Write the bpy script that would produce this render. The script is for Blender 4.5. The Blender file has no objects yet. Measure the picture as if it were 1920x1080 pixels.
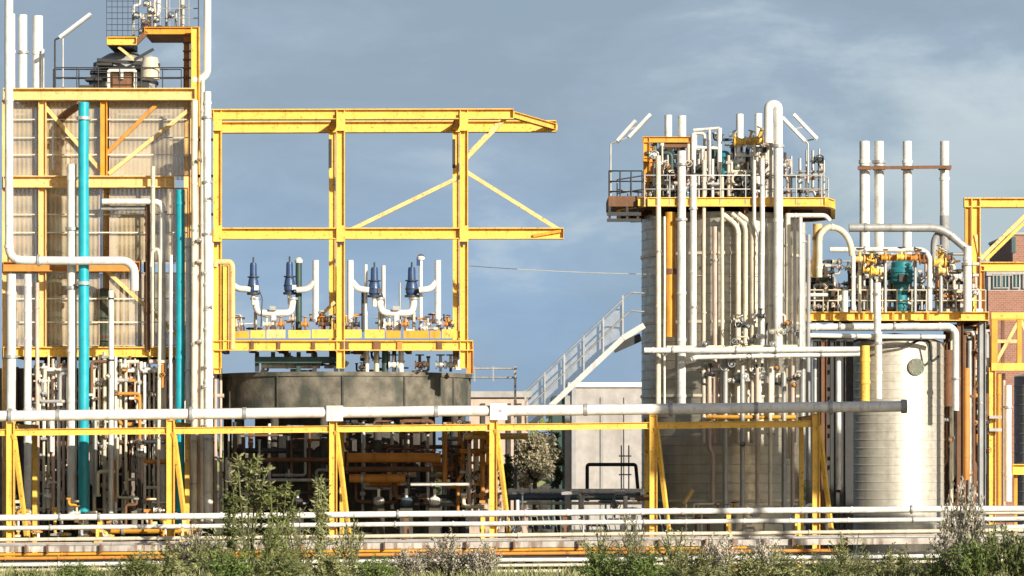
import bpy, math, random
from mathutils import Vector, Matrix, Quaternion
random.seed(7)
sc = bpy.context.scene
COL = sc.collection
# ------------------------------------------------------------------ camera, sky, sun, exposure
D = 120.0; PPM = 50.0; HZ = 850.0; CH = 4.0
cam_d = bpy.data.cameras.new('camera'); cam = bpy.data.objects.new('camera', cam_d); COL.objects.link(cam)
cam.location = (0, -D, CH); cam.rotation_euler = (math.radians(90), 0, 0)
cam_d.sensor_width = 36; cam_d.lens = 36 * D * PPM / 1920
cam_d.shift_y = (HZ - 540) / 1920
cam_d.clip_start = 1; cam_d.clip_end = 6000
sc.camera = cam
SUN_EL, SUN_AZ = 20.0, 36.0
w = bpy.data.worlds.new('World'); sc.world = w; w.use_nodes = True
nt = w.node_tree; N = nt.nodes; L = nt.links
bg = N['Background']; bg.inputs['Strength'].default_value = 0.06
sky = N.new('ShaderNodeTexSky'); sky.sky_type = 'NISHITA'; sky.sun_disc = False
sky.sun_elevation = math.radians(SUN_EL); sky.sun_rotation = math.radians(180 - SUN_AZ)
sky.air_density = 1.0; sky.dust_density = 1.5; sky.ozone_density = 1.5
tc = N.new('ShaderNodeTexCoord')
def cloud_noise(scale, sx, sz, detail, rough, loc):
    mp = N.new('ShaderNodeMapping'); mp.inputs['Scale'].default_value = (sx, sx, sz); mp.inputs['Location'].default_value = loc
    mp.inputs['Rotation'].default_value = (0, math.radians(7), 0)
    n = N.new('ShaderNodeTexNoise'); n.inputs['Scale'].default_value = scale
    n.inputs['Detail'].default_value = detail; n.inputs['Roughness'].default_value = rough
    n.inputs['Distortion'].default_value = 0.3
    L.new(tc.outputs['Generated'], mp.inputs['Vector']); L.new(mp.outputs[0], n.inputs['Vector'])
    return n
def wramp(src, stops):
    r = N.new('ShaderNodeValToRGB'); e = r.color_ramp.elements
    e[0].position, e[0].color = stops[0][0], stops[0][1]; e[1].position, e[1].color = stops[-1][0], stops[-1][1]
    for p, c in stops[1:-1]:
        k = e.new(p); k.color = c
    L.new(src, r.inputs[0]); return r
def g1(v): return (v, v, v, 1)
n1 = cloud_noise(8.0, 1.0, 2.2, 8, 0.55, (0.4, 0, 0.31))
cov = wramp(n1.outputs[0], [(0.34, g1(0.72)), (0.56, g1(1))])
n2 = cloud_noise(13.0, 1.0, 2.4, 9, 0.58, (2.1, 0.3, 1.7))
xz = N.new('ShaderNodeSeparateXYZ'); L.new(tc.outputs['Generated'], xz.inputs[0])
gx = N.new('ShaderNodeMapRange'); L.new(xz.outputs['X'], gx.inputs[0])
for k, v in zip(range(1, 5), (-0.05, 0.17, -0.03, 0.10)): gx.inputs[k].default_value = v
gz = N.new('ShaderNodeMapRange'); L.new(xz.outputs['Z'], gz.inputs[0])
for k, v in zip(range(1, 5), (0.08, 0.14, 0.0, -0.09)): gz.inputs[k].default_value = v
ad1 = N.new('ShaderNodeMath'); L.new(n2.outputs[0], ad1.inputs[0]); L.new(gx.outputs[0], ad1.inputs[1])
ad2 = N.new('ShaderNodeMath'); L.new(ad1.outputs[0], ad2.inputs[0]); L.new(gz.outputs[0], ad2.inputs[1])
chi = wramp(ad2.outputs[0], [(0.36, (3.77, 4.91, 6.19, 1)), (0.50, (4.30, 5.55, 6.92, 1)), (0.60, (5.61, 6.87, 7.94, 1)), (0.72, (7.19, 8.27, 9.04, 1))])
clo = wramp(ad2.outputs[0], [(0.36, (3.51, 5.18, 7.29, 1)), (0.54, (4.13, 5.84, 7.94, 1)), (0.70, (6.33, 7.73, 8.86, 1))])
hz_ = N.new('ShaderNodeMapRange'); L.new(xz.outputs['Z'], hz_.inputs[0])
for k, v in zip(range(1, 5), (0.055, 0.105, 0.0, 1.0)): hz_.inputs[k].default_value = v
ccol = N.new('ShaderNodeMix'); ccol.data_type = 'RGBA'
L.new(hz_.outputs[0], ccol.inputs['Factor']); L.new(clo.outputs[0], ccol.inputs['A']); L.new(chi.outputs[0], ccol.inputs['B'])
sepz = N.new('ShaderNodeSeparateXYZ'); L.new(tc.outputs['Generated'], sepz.inputs[0])
bank = N.new('ShaderNodeMapRange'); bank.interpolation_type = 'SMOOTHSTEP'
for k, v in zip(range(1, 5), (0.20, 0.42, 1.0, 0.0)): bank.inputs[k].default_value = v
L.new(sepz.outputs['Z'], bank.inputs[0])
fr_ = N.new('ShaderNodeMapRange'); fr_.interpolation_type = 'SMOOTHSTEP'; L.new(sepz.outputs['Y'], fr_.inputs[0])
for k, v in zip(range(1, 5), (-0.1, 0.55, 0.0, 1.0)): fr_.inputs[k].default_value = v
cm0 = N.new('ShaderNodeMath'); cm0.operation = 'MULTIPLY'; L.new(fr_.outputs[0], cm0.inputs[0]); L.new(bank.outputs[0], cm0.inputs[1])
cm = N.new('ShaderNodeMath'); cm.operation = 'MULTIPLY'; L.new(cov.outputs[0], cm.inputs[0]); L.new(cm0.outputs[0], cm.inputs[1])
mixc = N.new('ShaderNodeMix'); mixc.data_type = 'RGBA'
L.new(cm.outputs[0], mixc.inputs['Factor']); L.new(sky.outputs[0], mixc.inputs['A']); L.new(ccol.outputs['Result'], mixc.inputs['B'])
L.new(mixc.outputs['Result'], bg.inputs['Color'])
sd = bpy.data.lights.new('sun', 'SUN'); sd.energy = 5.0; sd.angle = math.radians(0.5); sd.color = (1.0, 0.90, 0.74)
sun = bpy.data.objects.new('sun', sd); COL.objects.link(sun)
ea, aa = math.radians(SUN_EL), math.radians(SUN_AZ)
sdir = Vector((math.sin(aa) * math.cos(ea), -math.cos(aa) * math.cos(ea), math.sin(ea)))
sun.rotation_euler = (-sdir).to_track_quat('-Z', 'Y').to_euler(); sun.location = sdir * 200
sc.view_settings.view_transform = 'Standard'; sc.view_settings.look = 'None'
sc.view_settings.exposure = 0.45; sc.view_settings.gamma = 1.0
# ------------------------------------------------------------------ mapping: a point of the plane at depth Y
def S(Y): return PPM * D / (D + Y)
def V(px, py, Y=0.0): return Vector(((px - 960) / S(Y), Y, CH + (HZ - py) / S(Y)))
# ------------------------------------------------------------------ materials
def newmat(name):
    m = bpy.data.materials.new(name); m.use_nodes = True
    t = m.node_tree; return m, t, t.nodes['Principled BSDF']
def noise(t, scale, detail=5, vec=None, stretch=None):
    n = t.nodes.new('ShaderNodeTexNoise'); n.inputs['Scale'].default_value = scale; n.inputs['Detail'].default_value = detail
    src = t.nodes.new('ShaderNodeNewGeometry').outputs['Position']
    if stretch:
        mp = t.nodes.new('ShaderNodeMapping'); mp.inputs['Scale'].default_value = stretch
        t.links.new(src, mp.inputs['Vector']); src = mp.outputs[0]
    t.links.new(src, n.inputs['Vector']); return n.outputs[0]
def ramp(t, src, a, b, ca, cb):
    r = t.nodes.new('ShaderNodeValToRGB'); e = r.color_ramp.elements
    e[0].position, e[0].color = a, (*ca, 1) if len(ca) == 3 else ca
    e[1].position, e[1].color = b, (*cb, 1) if len(cb) == 3 else cb
    t.links.new(src, r.inputs[0]); return r.outputs[0]
def mixrgb(t, f, a, b):
    m = t.nodes.new('ShaderNodeMix'); m.data_type = 'RGBA'
    for s, k in ((f, 'Factor'), (a, 'A'), (b, 'B')):
        if isinstance(s, (int, float)): m.inputs[k].default_value = s
        elif isinstance(s, tuple): m.inputs[k].default_value = (*s, 1)
        else: t.links.new(s, m.inputs[k])
    return m.outputs['Result']
def paint(name, col, rough=0.5, metal=0.0, var=0.18, dirt=(0.10, 0.06, 0.035), amt=0.5, lo=0.56, hi=0.74, bump=0.0, objvar=0.0, streak=(5.0, 5.0, 0.6), spots=0.0, spotcol=(0.16, 0.07, 0.03)):
    m, t, b = newmat(name)
    c = ramp(t, noise(t, 2.2, 6), 0.3, 0.7, tuple(x * (1 - var) for x in col), tuple(min(1, x * (1 + var * .5)) for x in col))
    st = ramp(t, noise(t, 1.0, 7, stretch=streak), lo, hi, (0, 0, 0), (amt, amt, amt))
    c = mixrgb(t, st, c, dirt)
    if spots: c = mixrgb(t, ramp(t, noise(t, 9.0, 6), .60, .68, (0, 0, 0), (spots,) * 3), c, spotcol)
    if objvar:
        oi = t.nodes.new('ShaderNodeObjectInfo'); hs = t.nodes.new('ShaderNodeHueSaturation')
        mr = t.nodes.new('ShaderNodeMapRange'); mr.inputs[3].default_value = 1 - objvar; mr.inputs[4].default_value = 1 + objvar * .5
        t.links.new(oi.outputs['Random'], mr.inputs[0]); t.links.new(mr.outputs[0], hs.inputs['Value'])
        t.links.new(c, hs.inputs['Color']); c = hs.outputs[0]
    t.links.new(c, b.inputs['Base Color'])
    rr = ramp(t, noise(t, 6.0, 4), 0.3, 0.7, (rough - .1,) * 3, (min(1, rough + .15),) * 3)
    t.links.new(rr, b.inputs['Roughness']); b.inputs['Metallic'].default_value = metal
    if bump:
        bp = t.nodes.new('ShaderNodeBump'); bp.inputs['Strength'].default_value = bump; bp.inputs['Distance'].default_value = 0.05
        t.links.new(noise(t, 9.0, 6), bp.inputs['Height']); t.links.new(bp.outputs[0], b.inputs['Normal'])
    return m
M = {}
M['yellow'] = paint('yellow_paint', (0.87, 0.555, 0.10), 0.5, amt=0.5, dirt=(0.34, 0.16, 0.05), spots=.6)
M['amber'] = paint('amber_paint', (0.72, 0.34, 0.03), 0.5, amt=0.6, dirt=(0.16, 0.06, 0.03))
M['paleyellow'] = paint('faded_yellow_paint', (0.84, 0.57, 0.23), 0.55, amt=0.45, dirt=(0.36, 0.19, 0.09), spots=.5)
M['white'] = paint('white_cladding', (0.80, 0.79, 0.75), 0.38, metal=0.0, amt=0.5, dirt=(0.34, 0.28, 0.21), objvar=0.14, spots=.35, spotcol=(.35, .27, .2))
M['cream'] = paint('cream_cladding', (0.72, 0.66, 0.52), 0.42, amt=0.45, dirt=(0.26, 0.19, 0.12), objvar=0.18)
M['pink'] = paint('weathered_pinkish_cladding', (0.62, 0.48, 0.40), 0.5, amt=0.5, dirt=(0.22, 0.12, 0.08), objvar=0.15)
M['steel'] = paint('galvanised_steel', (0.46, 0.47, 0.47), 0.42, metal=0.35, amt=0.5, dirt=(0.17, 0.14, 0.11), objvar=0.2)
M['grey'] = paint('grey_paint', (0.34, 0.35, 0.36), 0.55, amt=0.5)
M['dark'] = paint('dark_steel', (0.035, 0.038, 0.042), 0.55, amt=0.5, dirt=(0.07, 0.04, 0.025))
M['darkgreen'] = paint('dark_green_paint', (0.03, 0.075, 0.07), 0.5, amt=0.4)
M['brown'] = paint('rusty_steel', (0.17, 0.085, 0.045), 0.75, amt=0.7, dirt=(0.30, 0.12, 0.04), bump=0.2)
M['orange'] = paint('orange_rusted_paint', (0.60, 0.26, 0.05), 0.6, amt=0.6, dirt=(0.18, 0.07, 0.03))
M['teal'] = paint('teal_paint', (0.015, 0.40, 0.50), 0.35, amt=0.22, dirt=(0.02, 0.12, 0.16))
M['pumpteal'] = paint('pump_blue_green', (0.02, 0.22, 0.27), 0.4, amt=0.4, dirt=(0.03, 0.06, 0.07))
M['blue'] = paint('navy_blue_paint', (0.03, 0.075, 0.19), 0.35, amt=0.3, dirt=(0.03, 0.03, 0.04))
M['concrete'] = paint('stained_concrete', (0.185, 0.168, 0.135), 0.85, var=0.5, amt=0.85, dirt=(0.05, 0.06, 0.05), lo=0.46, hi=0.62, spots=.5, spotcol=(.12, .08, .05), streak=(1.3, 1.3, .8), bump=0.3)
M['darkconcrete'] = paint('dark_concrete', (0.075, 0.07, 0.06), 0.9, var=0.4, amt=0.7, dirt=(0.03, 0.028, 0.024), bump=0.3)  # dark tone also carries shade under the tank and behind low pipes
M['backwall'] = paint('stained_shade_wall', (0.24, 0.22, 0.19), 0.9, var=.4, amt=.7, dirt=(.06, .045, .035))
M['vessel'] = paint('green_grey_vessel', (0.12, 0.145, 0.105), 0.55, amt=0.6, dirt=(0.16, 0.08, 0.04), lo=.5)
M['tank'] = paint('insulated_tank_cladding', (0.50, 0.47, 0.40), 0.38, metal=0.7, var=0.14, amt=0.45, dirt=(0.30, 0.26, 0.21), lo=0.5, hi=0.72, streak=(4.0, 4.0, 0.10))
M['galv'] = paint('bright_galvanised', (0.60, 0.61, 0.60), 0.45, metal=0.2, amt=0.5, dirt=(0.3, 0.28, 0.25))
M['paletank'] = paint('silver_tank_cladding', (0.66, 0.635, 0.56), 0.46, metal=0.5, var=0.08, amt=0.4, dirt=(0.36, 0.33, 0.28), lo=0.52, hi=0.74, streak=(4.0, 4.0, 0.12))
M['slate'] = paint('slate_blue_pipe', (0.06, 0.10, 0.14), 0.5, amt=0.5)
M['lightwall'] = paint('pale_metal_cladding', (0.42, 0.405, 0.395), 0.5, amt=0.6, dirt=(0.25, 0.23, 0.21), streak=(1.5, 1.5, .25), lo=.48)
M['ductgrey'] = paint('peeling_grey_duct', (0.52, 0.48, 0.44), 0.6, var=.3, amt=0.85, dirt=(0.20, 0.13, 0.09), lo=.48, hi=.6)
M['lamp'] = paint('white_lamp_housing', (0.85, 0.86, 0.86), 0.3, amt=0.1)
M['bark'] = paint('bark', (0.10, 0.075, 0.05), 0.9, bump=0.4)
M['stem'] = paint('weed_stem', (0.12, 0.13, 0.05), 0.8)
def grid_mat():
    m, t, b = newmat('tan_wire_mesh_sheet')
    geo = t.nodes.new('ShaderNodeNewGeometry'); sx = t.nodes.new('ShaderNodeSeparateXYZ'); t.links.new(geo.outputs['Position'], sx.inputs[0])
    def stripe(out, freq, lo, hi):
        a = t.nodes.new('ShaderNodeMath'); a.operation = 'MULTIPLY'; a.inputs[1].default_value = freq; t.links.new(out, a.inputs[0])
        s = t.nodes.new('ShaderNodeMath'); s.operation = 'SINE'; t.links.new(a.outputs[0], s.inputs[0])
        r = t.nodes.new('ShaderNodeMapRange'); r.inputs[1].default_value = -1; r.inputs[2].default_value = 1
        r.inputs[3].default_value = lo; r.inputs[4].default_value = hi; t.links.new(s.outputs[0], r.inputs[0]); return r.outputs[0]
    a = stripe(sx.outputs['X'], 2 * math.pi / 0.17, 0.20, 0.46); c = stripe(sx.outputs['Z'], 2 * math.pi / 0.85, -0.05, 0.1)
    ad = t.nodes.new('ShaderNodeMath'); ad.operation = 'ADD'; t.links.new(a, ad.inputs[0]); t.links.new(c, ad.inputs[1])
    col = ramp(t, noise(t, 1.1, 6), 0.3, 0.7, (0.52, 0.42, 0.27), (0.70, 0.58, 0.40))
    b.inputs['Roughness'].default_value = 0.6; t.links.new(col, b.inputs['Base Color'])
    tr = t.nodes.new('ShaderNodeBsdfTransparent'); mx = t.nodes.new('ShaderNodeMixShader')
    t.links.new(ad.outputs[0], mx.inputs[0]); t.links.new(tr.outputs[0], mx.inputs[1]); t.links.new(b.outputs[0], mx.inputs[2])
    t.links.new(mx.outputs[0], t.nodes['Material Output'].inputs['Surface']); return m
M['mesh'] = grid_mat()
def leaf_mat(name, c0, c1, trans=0.25):
    m, t, b = newmat(name)
    oi = t.nodes.new('ShaderNodeObjectInfo')
    c = ramp(t, noise(t, 3.5, 4), 0.32, 0.68, c0, c1)
    hs = t.nodes.new('ShaderNodeHueSaturation'); mr = t.nodes.new('ShaderNodeMapRange')
    mr.inputs[3].default_value = 0.75; mr.inputs[4].default_value = 1.2
    t.links.new(oi.outputs['Random'], mr.inputs[0]); t.links.new(mr.outputs[0], hs.inputs['Value'])
    t.links.new(c, hs.inputs['Color']); t.links.new(hs.outputs[0], b.inputs['Base Color'])
    b.inputs['Roughness'].default_value = 0.6
    tl = t.nodes.new('ShaderNodeBsdfTranslucent'); t.links.new(hs.outputs[0], tl.inputs[0])
    mx = t.nodes.new('ShaderNodeMixShader'); mx.inputs[0].default_value = trans
    t.links.new(b.outputs[0], mx.inputs[1]); t.links.new(tl.outputs[0], mx.inputs[2])
    t.links.new(mx.outputs[0], t.nodes['Material Output'].inputs['Surface']); return m
M['leaf'] = leaf_mat('shrub_leaf', (0.085, 0.125, 0.035), (0.25, 0.28, 0.09))
M['olive'] = leaf_mat('olive_leaf', (0.17, 0.195, 0.075), (0.44, 0.45, 0.21))
M['grassy'] = leaf_mat('bright_leaf', (0.08, 0.16, 0.03), (0.25, 0.33, 0.09))
M['dry'] = leaf_mat('dry_blossom', (0.42, 0.38, 0.32), (0.66, 0.61, 0.54))
M['drytree'] = leaf_mat('pale_tree_leaf', (0.27, 0.25, 0.16), (0.46, 0.42, 0.30))
def ground_mat():
    m, t, b = newmat('gravel_ground')
    c = ramp(t, noise(t, 1.5, 8), 0.35, 0.65, (0.07, 0.055, 0.04), (0.15, 0.125, 0.095))
    c2 = ramp(t, noise(t, 0.12, 4), 0.45, 0.6, (0, 0, 0), (1, 1, 1))
    t.links.new(mixrgb(t, c2, c, (0.05, 0.065, 0.025)), b.inputs['Base Color']); b.inputs['Roughness'].default_value = 0.95
    bp = t.nodes.new('ShaderNodeBump'); bp.inputs['Strength'].default_value = 0.5; t.links.new(noise(t, 14, 6), bp.inputs['Height'])
    t.links.new(bp.outputs[0], b.inputs['Normal']); return m
M['ground'] = ground_mat()
def brick_mat():
    m, t, b = newmat('red_brick')
    br = t.nodes.new('ShaderNodeTexBrick'); br.inputs['Scale'].default_value = 2.2
    br.inputs['Color1'].default_value = (0.28, 0.12, 0.085, 1); br.inputs['Color2'].default_value = (0.34, 0.16, 0.11, 1); br.inputs['Mortar'].default_value = (0.35, 0.28, 0.24, 1)
    tcn = t.nodes.new('ShaderNodeTexCoord'); mp = t.nodes.new('ShaderNodeMapping'); mp.inputs['Rotation'].default_value = (math.radians(90), 0, 0)
    t.links.new(tcn.outputs['Object'], mp.inputs[0]); t.links.new(mp.outputs[0], br.inputs['Vector'])
    t.links.new(br.outputs['Color'], b.inputs['Base Color']); b.inputs['Roughness'].default_value = 0.85; return m
M['brick'] = brick_mat()
m, t, b = newmat('window_glass'); b.inputs['Base Color'].default_value = (0.05, 0.12, 0.13, 1); b.inputs['Roughness'].default_value = 0.08; b.inputs['Specular IOR Level'].default_value = 0.8; M['glass'] = m
# ------------------------------------------------------------------ mesh building
class MB:
    def __init__(s): s.v = []; s.f = []; s.sm = []
    def add(s, vs, fs, smooth=False):
        o = len(s.v); s.v.extend(Vector(x) for x in vs)
        for f in fs: s.f.append([i + o for i in f]); s.sm.append(smooth)
        return s
    def box(s, c, size, rot=None):
        x, y, z = size[0] / 2, size[1] / 2, size[2] / 2; c = Vector(c)
        vs = [Vector((i * x, j * y, k * z)) for i in (-1, 1) for j in (-1, 1) for k in (-1, 1)]
        if rot is not None: vs = [rot @ v for v in vs]
        return s.add([c + v for v in vs], [(0, 1, 3, 2), (4, 6, 7, 5), (0, 4, 5, 1), (2, 3, 7, 6), (0, 2, 6, 4), (1, 5, 7, 3)])
    def span(s, a, b): # box from two corners
        a, b = Vector(a), Vector(b); return s.box((a + b) / 2, [abs(x) for x in (b - a)])
    def bar(s, p, q, w, h, up=(0, 0, 1), off=(0, 0)):
        p, q = Vector(p), Vector(q); d = (q - p); l = d.length; d.normalize(); up = Vector(up)
        if abs(d.dot(up)) > .98: up = Vector((0, 1, 0)) if abs(d.y) < .9 else Vector((1, 0, 0))
        a = d.cross(up).normalized(); u = a.cross(d).normalized()
        R = Matrix((d, a, u)).transposed()
        return s.box((p + q) / 2 + a * off[0] + u * off[1], (l, w, h), R)
    def ibeam(s, p, q, w, h, up=(0, 0, 1)):
        t = max(0.014, h * .09)
        s.bar(p, q, w, t, up, (0, h / 2 - t / 2)); s.bar(p, q, w, t, up, (0, -h / 2 + t / 2))
        p, q = Vector(p), Vector(q); d = (q - p).normalized()
        s.bar(p - d * .016, p - d * .001, w * 1.02, h * 1.02, up); s.bar(q + d * .001, q + d * .016, w * 1.02, h * 1.02, up)
        return s.bar(p, q, max(.012, w * .1), h - 2 * t, up)
    def tube(s, pts, r, seg=10, fil=2.2, cap=True):
        pts = [Vector(p) for p in pts]; out = [pts[0]]
        for i in range(1, len(pts) - 1):
            a, b, c = pts[i - 1], pts[i], pts[i + 1]; d1, d2 = (a - b), (c - b); l1, l2 = d1.length, d2.length
            if fil <= 0 or l1 < 1e-5 or l2 < 1e-5 or d1.angle(d2) > 3.1: out.append(b); continue
            k = min(r * fil, l1 * .48, l2 * .48); p0, p2 = b + d1 / l1 * k, b + d2 / l2 * k
            for j in range(6):
                u = j / 5; out.append(p0 * (1 - u) ** 2 + b * 2 * u * (1 - u) + p2 * u * u)
        out.append(pts[-1]); n = len(out)
        tg = [(out[min(i + 1, n - 1)] - out[max(i - 1, 0)]).normalized() for i in range(n)]
        nv = tg[0].orthogonal().normalized(); vs = []
        rad = r if isinstance(r, (list, tuple)) else None
        for i in range(n):
            nv = (nv - tg[i] * nv.dot(tg[i]))
            nv = nv.normalized() if nv.length > 1e-6 else tg[i].orthogonal().normalized()
            bn = tg[i].cross(nv)
            for k in range(seg):
                a = 2 * math.pi * k / seg; vs.append(out[i] + (nv * math.cos(a) + bn * math.sin(a)) * r)
        fs = [(i * seg + k, i * seg + (k + 1) % seg, (i + 1) * seg + (k + 1) % seg, (i + 1) * seg + k) for i in range(n - 1) for k in range(seg)]
        s.add(vs, fs, True)
        if cap:
            s.add(vs[:seg], [tuple(range(seg))[::-1]]); s.add(vs[-seg:], [tuple(range(seg))])
        return s
    def cone(s, p, q, r0, r1, seg=8):
        p, q = Vector(p), Vector(q); d = (q - p).normalized(); a = d.orthogonal().normalized(); b = d.cross(a)
        vs = [c + (a * math.cos(2 * math.pi * k / seg) + b * math.sin(2 * math.pi * k / seg)) * r for c, r in ((p, r0), (q, r1)) for k in range(seg)]
        s.add(vs, [(k, (k + 1) % seg, seg + (k + 1) % seg, seg + k) for k in range(seg)], True)
        s.add(vs[:seg], [tuple(range(seg))[::-1]]); return s.add(vs[seg:], [tuple(range(seg))])
    def lathe(s, prof, c, seg=40, axis=None, sharp=True):
        c = Vector(c); q = Vector((0, 0, 1)).rotation_difference(Vector(axis)) if axis else None
        for (r0, z0), (r1, z1) in zip(prof[:-1], prof[1:]):
            vs = []
            for r, z in ((r0, z0), (r1, z1)):
                for k in range(seg):
                    a = 2 * math.pi * k / seg; v = Vector((r * math.cos(a), r * math.sin(a), z)); vs.append(c + (q @ v if q else v))
            s.add(vs, [(k, (k + 1) % seg, seg + (k + 1) % seg, seg + k) for k in range(seg)], True)
        return s
    def torus(s, c, R, r, axis=(0, 0, 1), seg=20, n=6):
        q = Vector((0, 0, 1)).rotation_difference(Vector(axis)); vs = []
        for i in range(seg):
            a = 2 * math.pi * i / seg
            for k in range(n):
                b = 2 * math.pi * k / n
                vs.append(Vector(c) + q @ Vector(((R + r * math.cos(b)) * math.cos(a), (R + r * math.cos(b)) * math.sin(a), r * math.sin(b))))
        return s.add(vs, [(i * n + k, ((i + 1) % seg) * n + k, ((i + 1) % seg) * n + (k + 1) % n, i * n + (k + 1) % n) for i in range(seg) for k in range(n)], True)
    def build(s, name, mat, parent=None, loc=None):
        if parent is not None: o_ = wloc(parent)
        elif loc is not None: o_ = Vector(loc)
        else:
            xs = [v.x for v in s.v]; ys = [v.y for v in s.v]; zs = [v.z for v in s.v]
            o_ = Vector(((min(xs) + max(xs)) / 2, (min(ys) + max(ys)) / 2, min(zs)))
        me = bpy.data.meshes.new(name); me.from_pydata([tuple(v - o_) for v in s.v], [], s.f)
        me.polygons.foreach_set('use_smooth', s.sm); me.materials.append(M[mat] if isinstance(mat, str) else mat); me.update()
        o = bpy.data.objects.new(name, me); COL.objects.link(o)
        if parent is not None: o.parent = parent
        else: o.location = o_
        return o
def wloc(o):
    l = Vector(o.location)
    while o.parent: o = o.parent; l += Vector(o.location)
    return l
def tag(o, label=None, cat=None, group=None, kind=None):
    for k, v in (('label', label), ('category', cat), ('group', group), ('kind', kind)):
        if v: o[k] = v
    return o
def thing(name, label, cat, loc, group=None):
    o = bpy.data.objects.new(name, None); COL.objects.link(o); o.location = loc; o.empty_display_size = .3
    return tag(o, label, cat, group)
def vp(p, Y): return V(p[0], p[1], p[2] if len(p) > 2 else Y)
# a pipe given by points of its own depth plane; joints are children
def pipe(label, pts, rpx, Y, mat='white', name='pipe', cat='pipe', group=None, parent=None, joints=None, fil=2.4, seg=10, jm=None, plabel=None):
    P_ = [vp(p, Y) for p in pts]; r = rpx / S(Y); Q_ = [P_[0]]
    for a, b in zip(P_[:-1], P_[1:]):
        l_ = (b - a).length; n_ = int(l_ / 2.2)
        for k_ in range(1, n_): Q_.append(a.lerp(b, k_ / n_) + Vector((random.uniform(-.012, .012), 0, random.uniform(-.014, .008))))
        Q_.append(b)
    o = MB().tube(Q_, r, seg, fil).build(name, mat, parent)
    if parent is None: tag(o, label, cat, group)
    elif plabel: o['label'] = plabel
    if joints is None:
        joints = []
        if parent is None:
            tot = sum((b - a).length for a, b in zip(P_[:-1], P_[1:]))
            k = int(tot / 1.9); joints = [(i + .5 + random.uniform(-.25, .25)) / k for i in range(k)] if k else []
            if rpx >= 4 and name == 'pipe' and random.random() < .6: joints.append(0.0)
    if joints:
        ls = [(b - a).length for a, b in zip(P_[:-1], P_[1:])]; tot = sum(ls)
        for j in joints:
            x = j * tot; i = 0
            while i < len(ls) - 1 and x > ls[i]: x -= ls[i]; i += 1
            x = min(max(x, r * 3), max(ls[i] - r * 3, r)); d = (P_[i + 1] - P_[i]).normalized(); c = P_[i] + d * x
            f = random.choice((0, 1, 1))
            if f: MB().tube([c - d * r * .35, c + d * r * .35], r * 1.14, seg).build('joint_band', jm or mat, o)
            else: MB().tube([c - d * r * .3, c + d * r * .3], r * 1.4, seg).build('flange', jm or ('steel' if rpx > 4 else mat), o)
    return o
BC = [0]
def beam(par, a, b, hpx, Y, mat='yellow', name='beam', w=None, sect='i'):
    p, q = vp(a, Y), vp(b, Y); h = hpx / S(Y); mb = MB()
    vert = abs((q - p).normalized().z) > .9; BC[0] += 1; dy_ = ((BC[0] * 7) % 11 - 5) * .0025; p.y += dy_; q.y += dy_; h *= 1 + ((BC[0] * 5) % 7) * .004
    up = (1, 0, 0) if vert else (0, 0, 1)
    if sect == 'i': mb.ibeam(p, q, w or h * .9, h, up)
    else: mb.bar(p, q, w or h, h, up)
    return mb.build(name, mat, par)
def rod(par, a, b, rpx, Y, mat, name, seg=6):
    return MB().tube([vp(a, Y), vp(b, Y)], rpx / S(Y), seg).build(name, mat, par)
def railing(par, pts, hpx, Y, mat, step=42, rpx=1.3, rails=(1, .55)):
    P_ = [vp(p, Y) for p in pts]; h = hpx / S(Y); r = rpx / S(Y)
    rl = bpy.data.objects.new('railing', None); COL.objects.link(rl); rl.parent = par; rl.location = P_[0] - wloc(par)
    for k in rails: MB().tube([p + Vector((0, 0, h * k)) for p in P_], r, 6, 0).build('rail', mat, rl)
    for a, b in zip(P_[:-1], P_[1:]):
        n = max(1, round((b - a).length * S(Y) / step))
        for i in range(n + 1):
            if i == n and b is not P_[-1]: continue
            p = a.lerp(b, i / n); MB().tube([p, p + Vector((0, 0, h))], r, 6).build('post', mat, rl)
    return rl
def valve(par, c, spx, Y, mat='steel', wheel='steel', up=(0, 0, 1)):
    c = vp(c, Y); r = spx / S(Y); up = Vector(up)
    v = MB().lathe([(0, -r * 1.15), (r * .95, -r * 1.15), (r * .95, -r * .9), (r * .55, -r * .85), (r * .8, 0), (r * .55, r * .85), (r * .95, r * .9), (r * .95, r * 1.15), (0, r * 1.15)], c, 12, axis=(1, 0, .0))
    v.tube([c, c + up * r * 2.2], r * .35, 8); o = v.build('valve', mat, par)
    hw = MB().torus(c + up * r * 2.3, r * .95, r * .14, up, 14, 5)
    a = up.orthogonal().normalized(); hw.bar(c + up * r * 2.3 - a * r, c + up * r * 2.3 + a * r, r * .15, r * .15)
    hw.build('handwheel', wheel, o); return o
# ------------------------------------------------------------------ ground
g = MB().add([(-3000, -3000, 0), (3000, -3000, 0), (3000, 3000, 0), (-3000, 3000, 0)], [(0, 1, 2, 3)]).build('ground', 'ground'); tag(g, 'brown gravel ground under the plant', 'ground', kind='structure')
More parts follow.
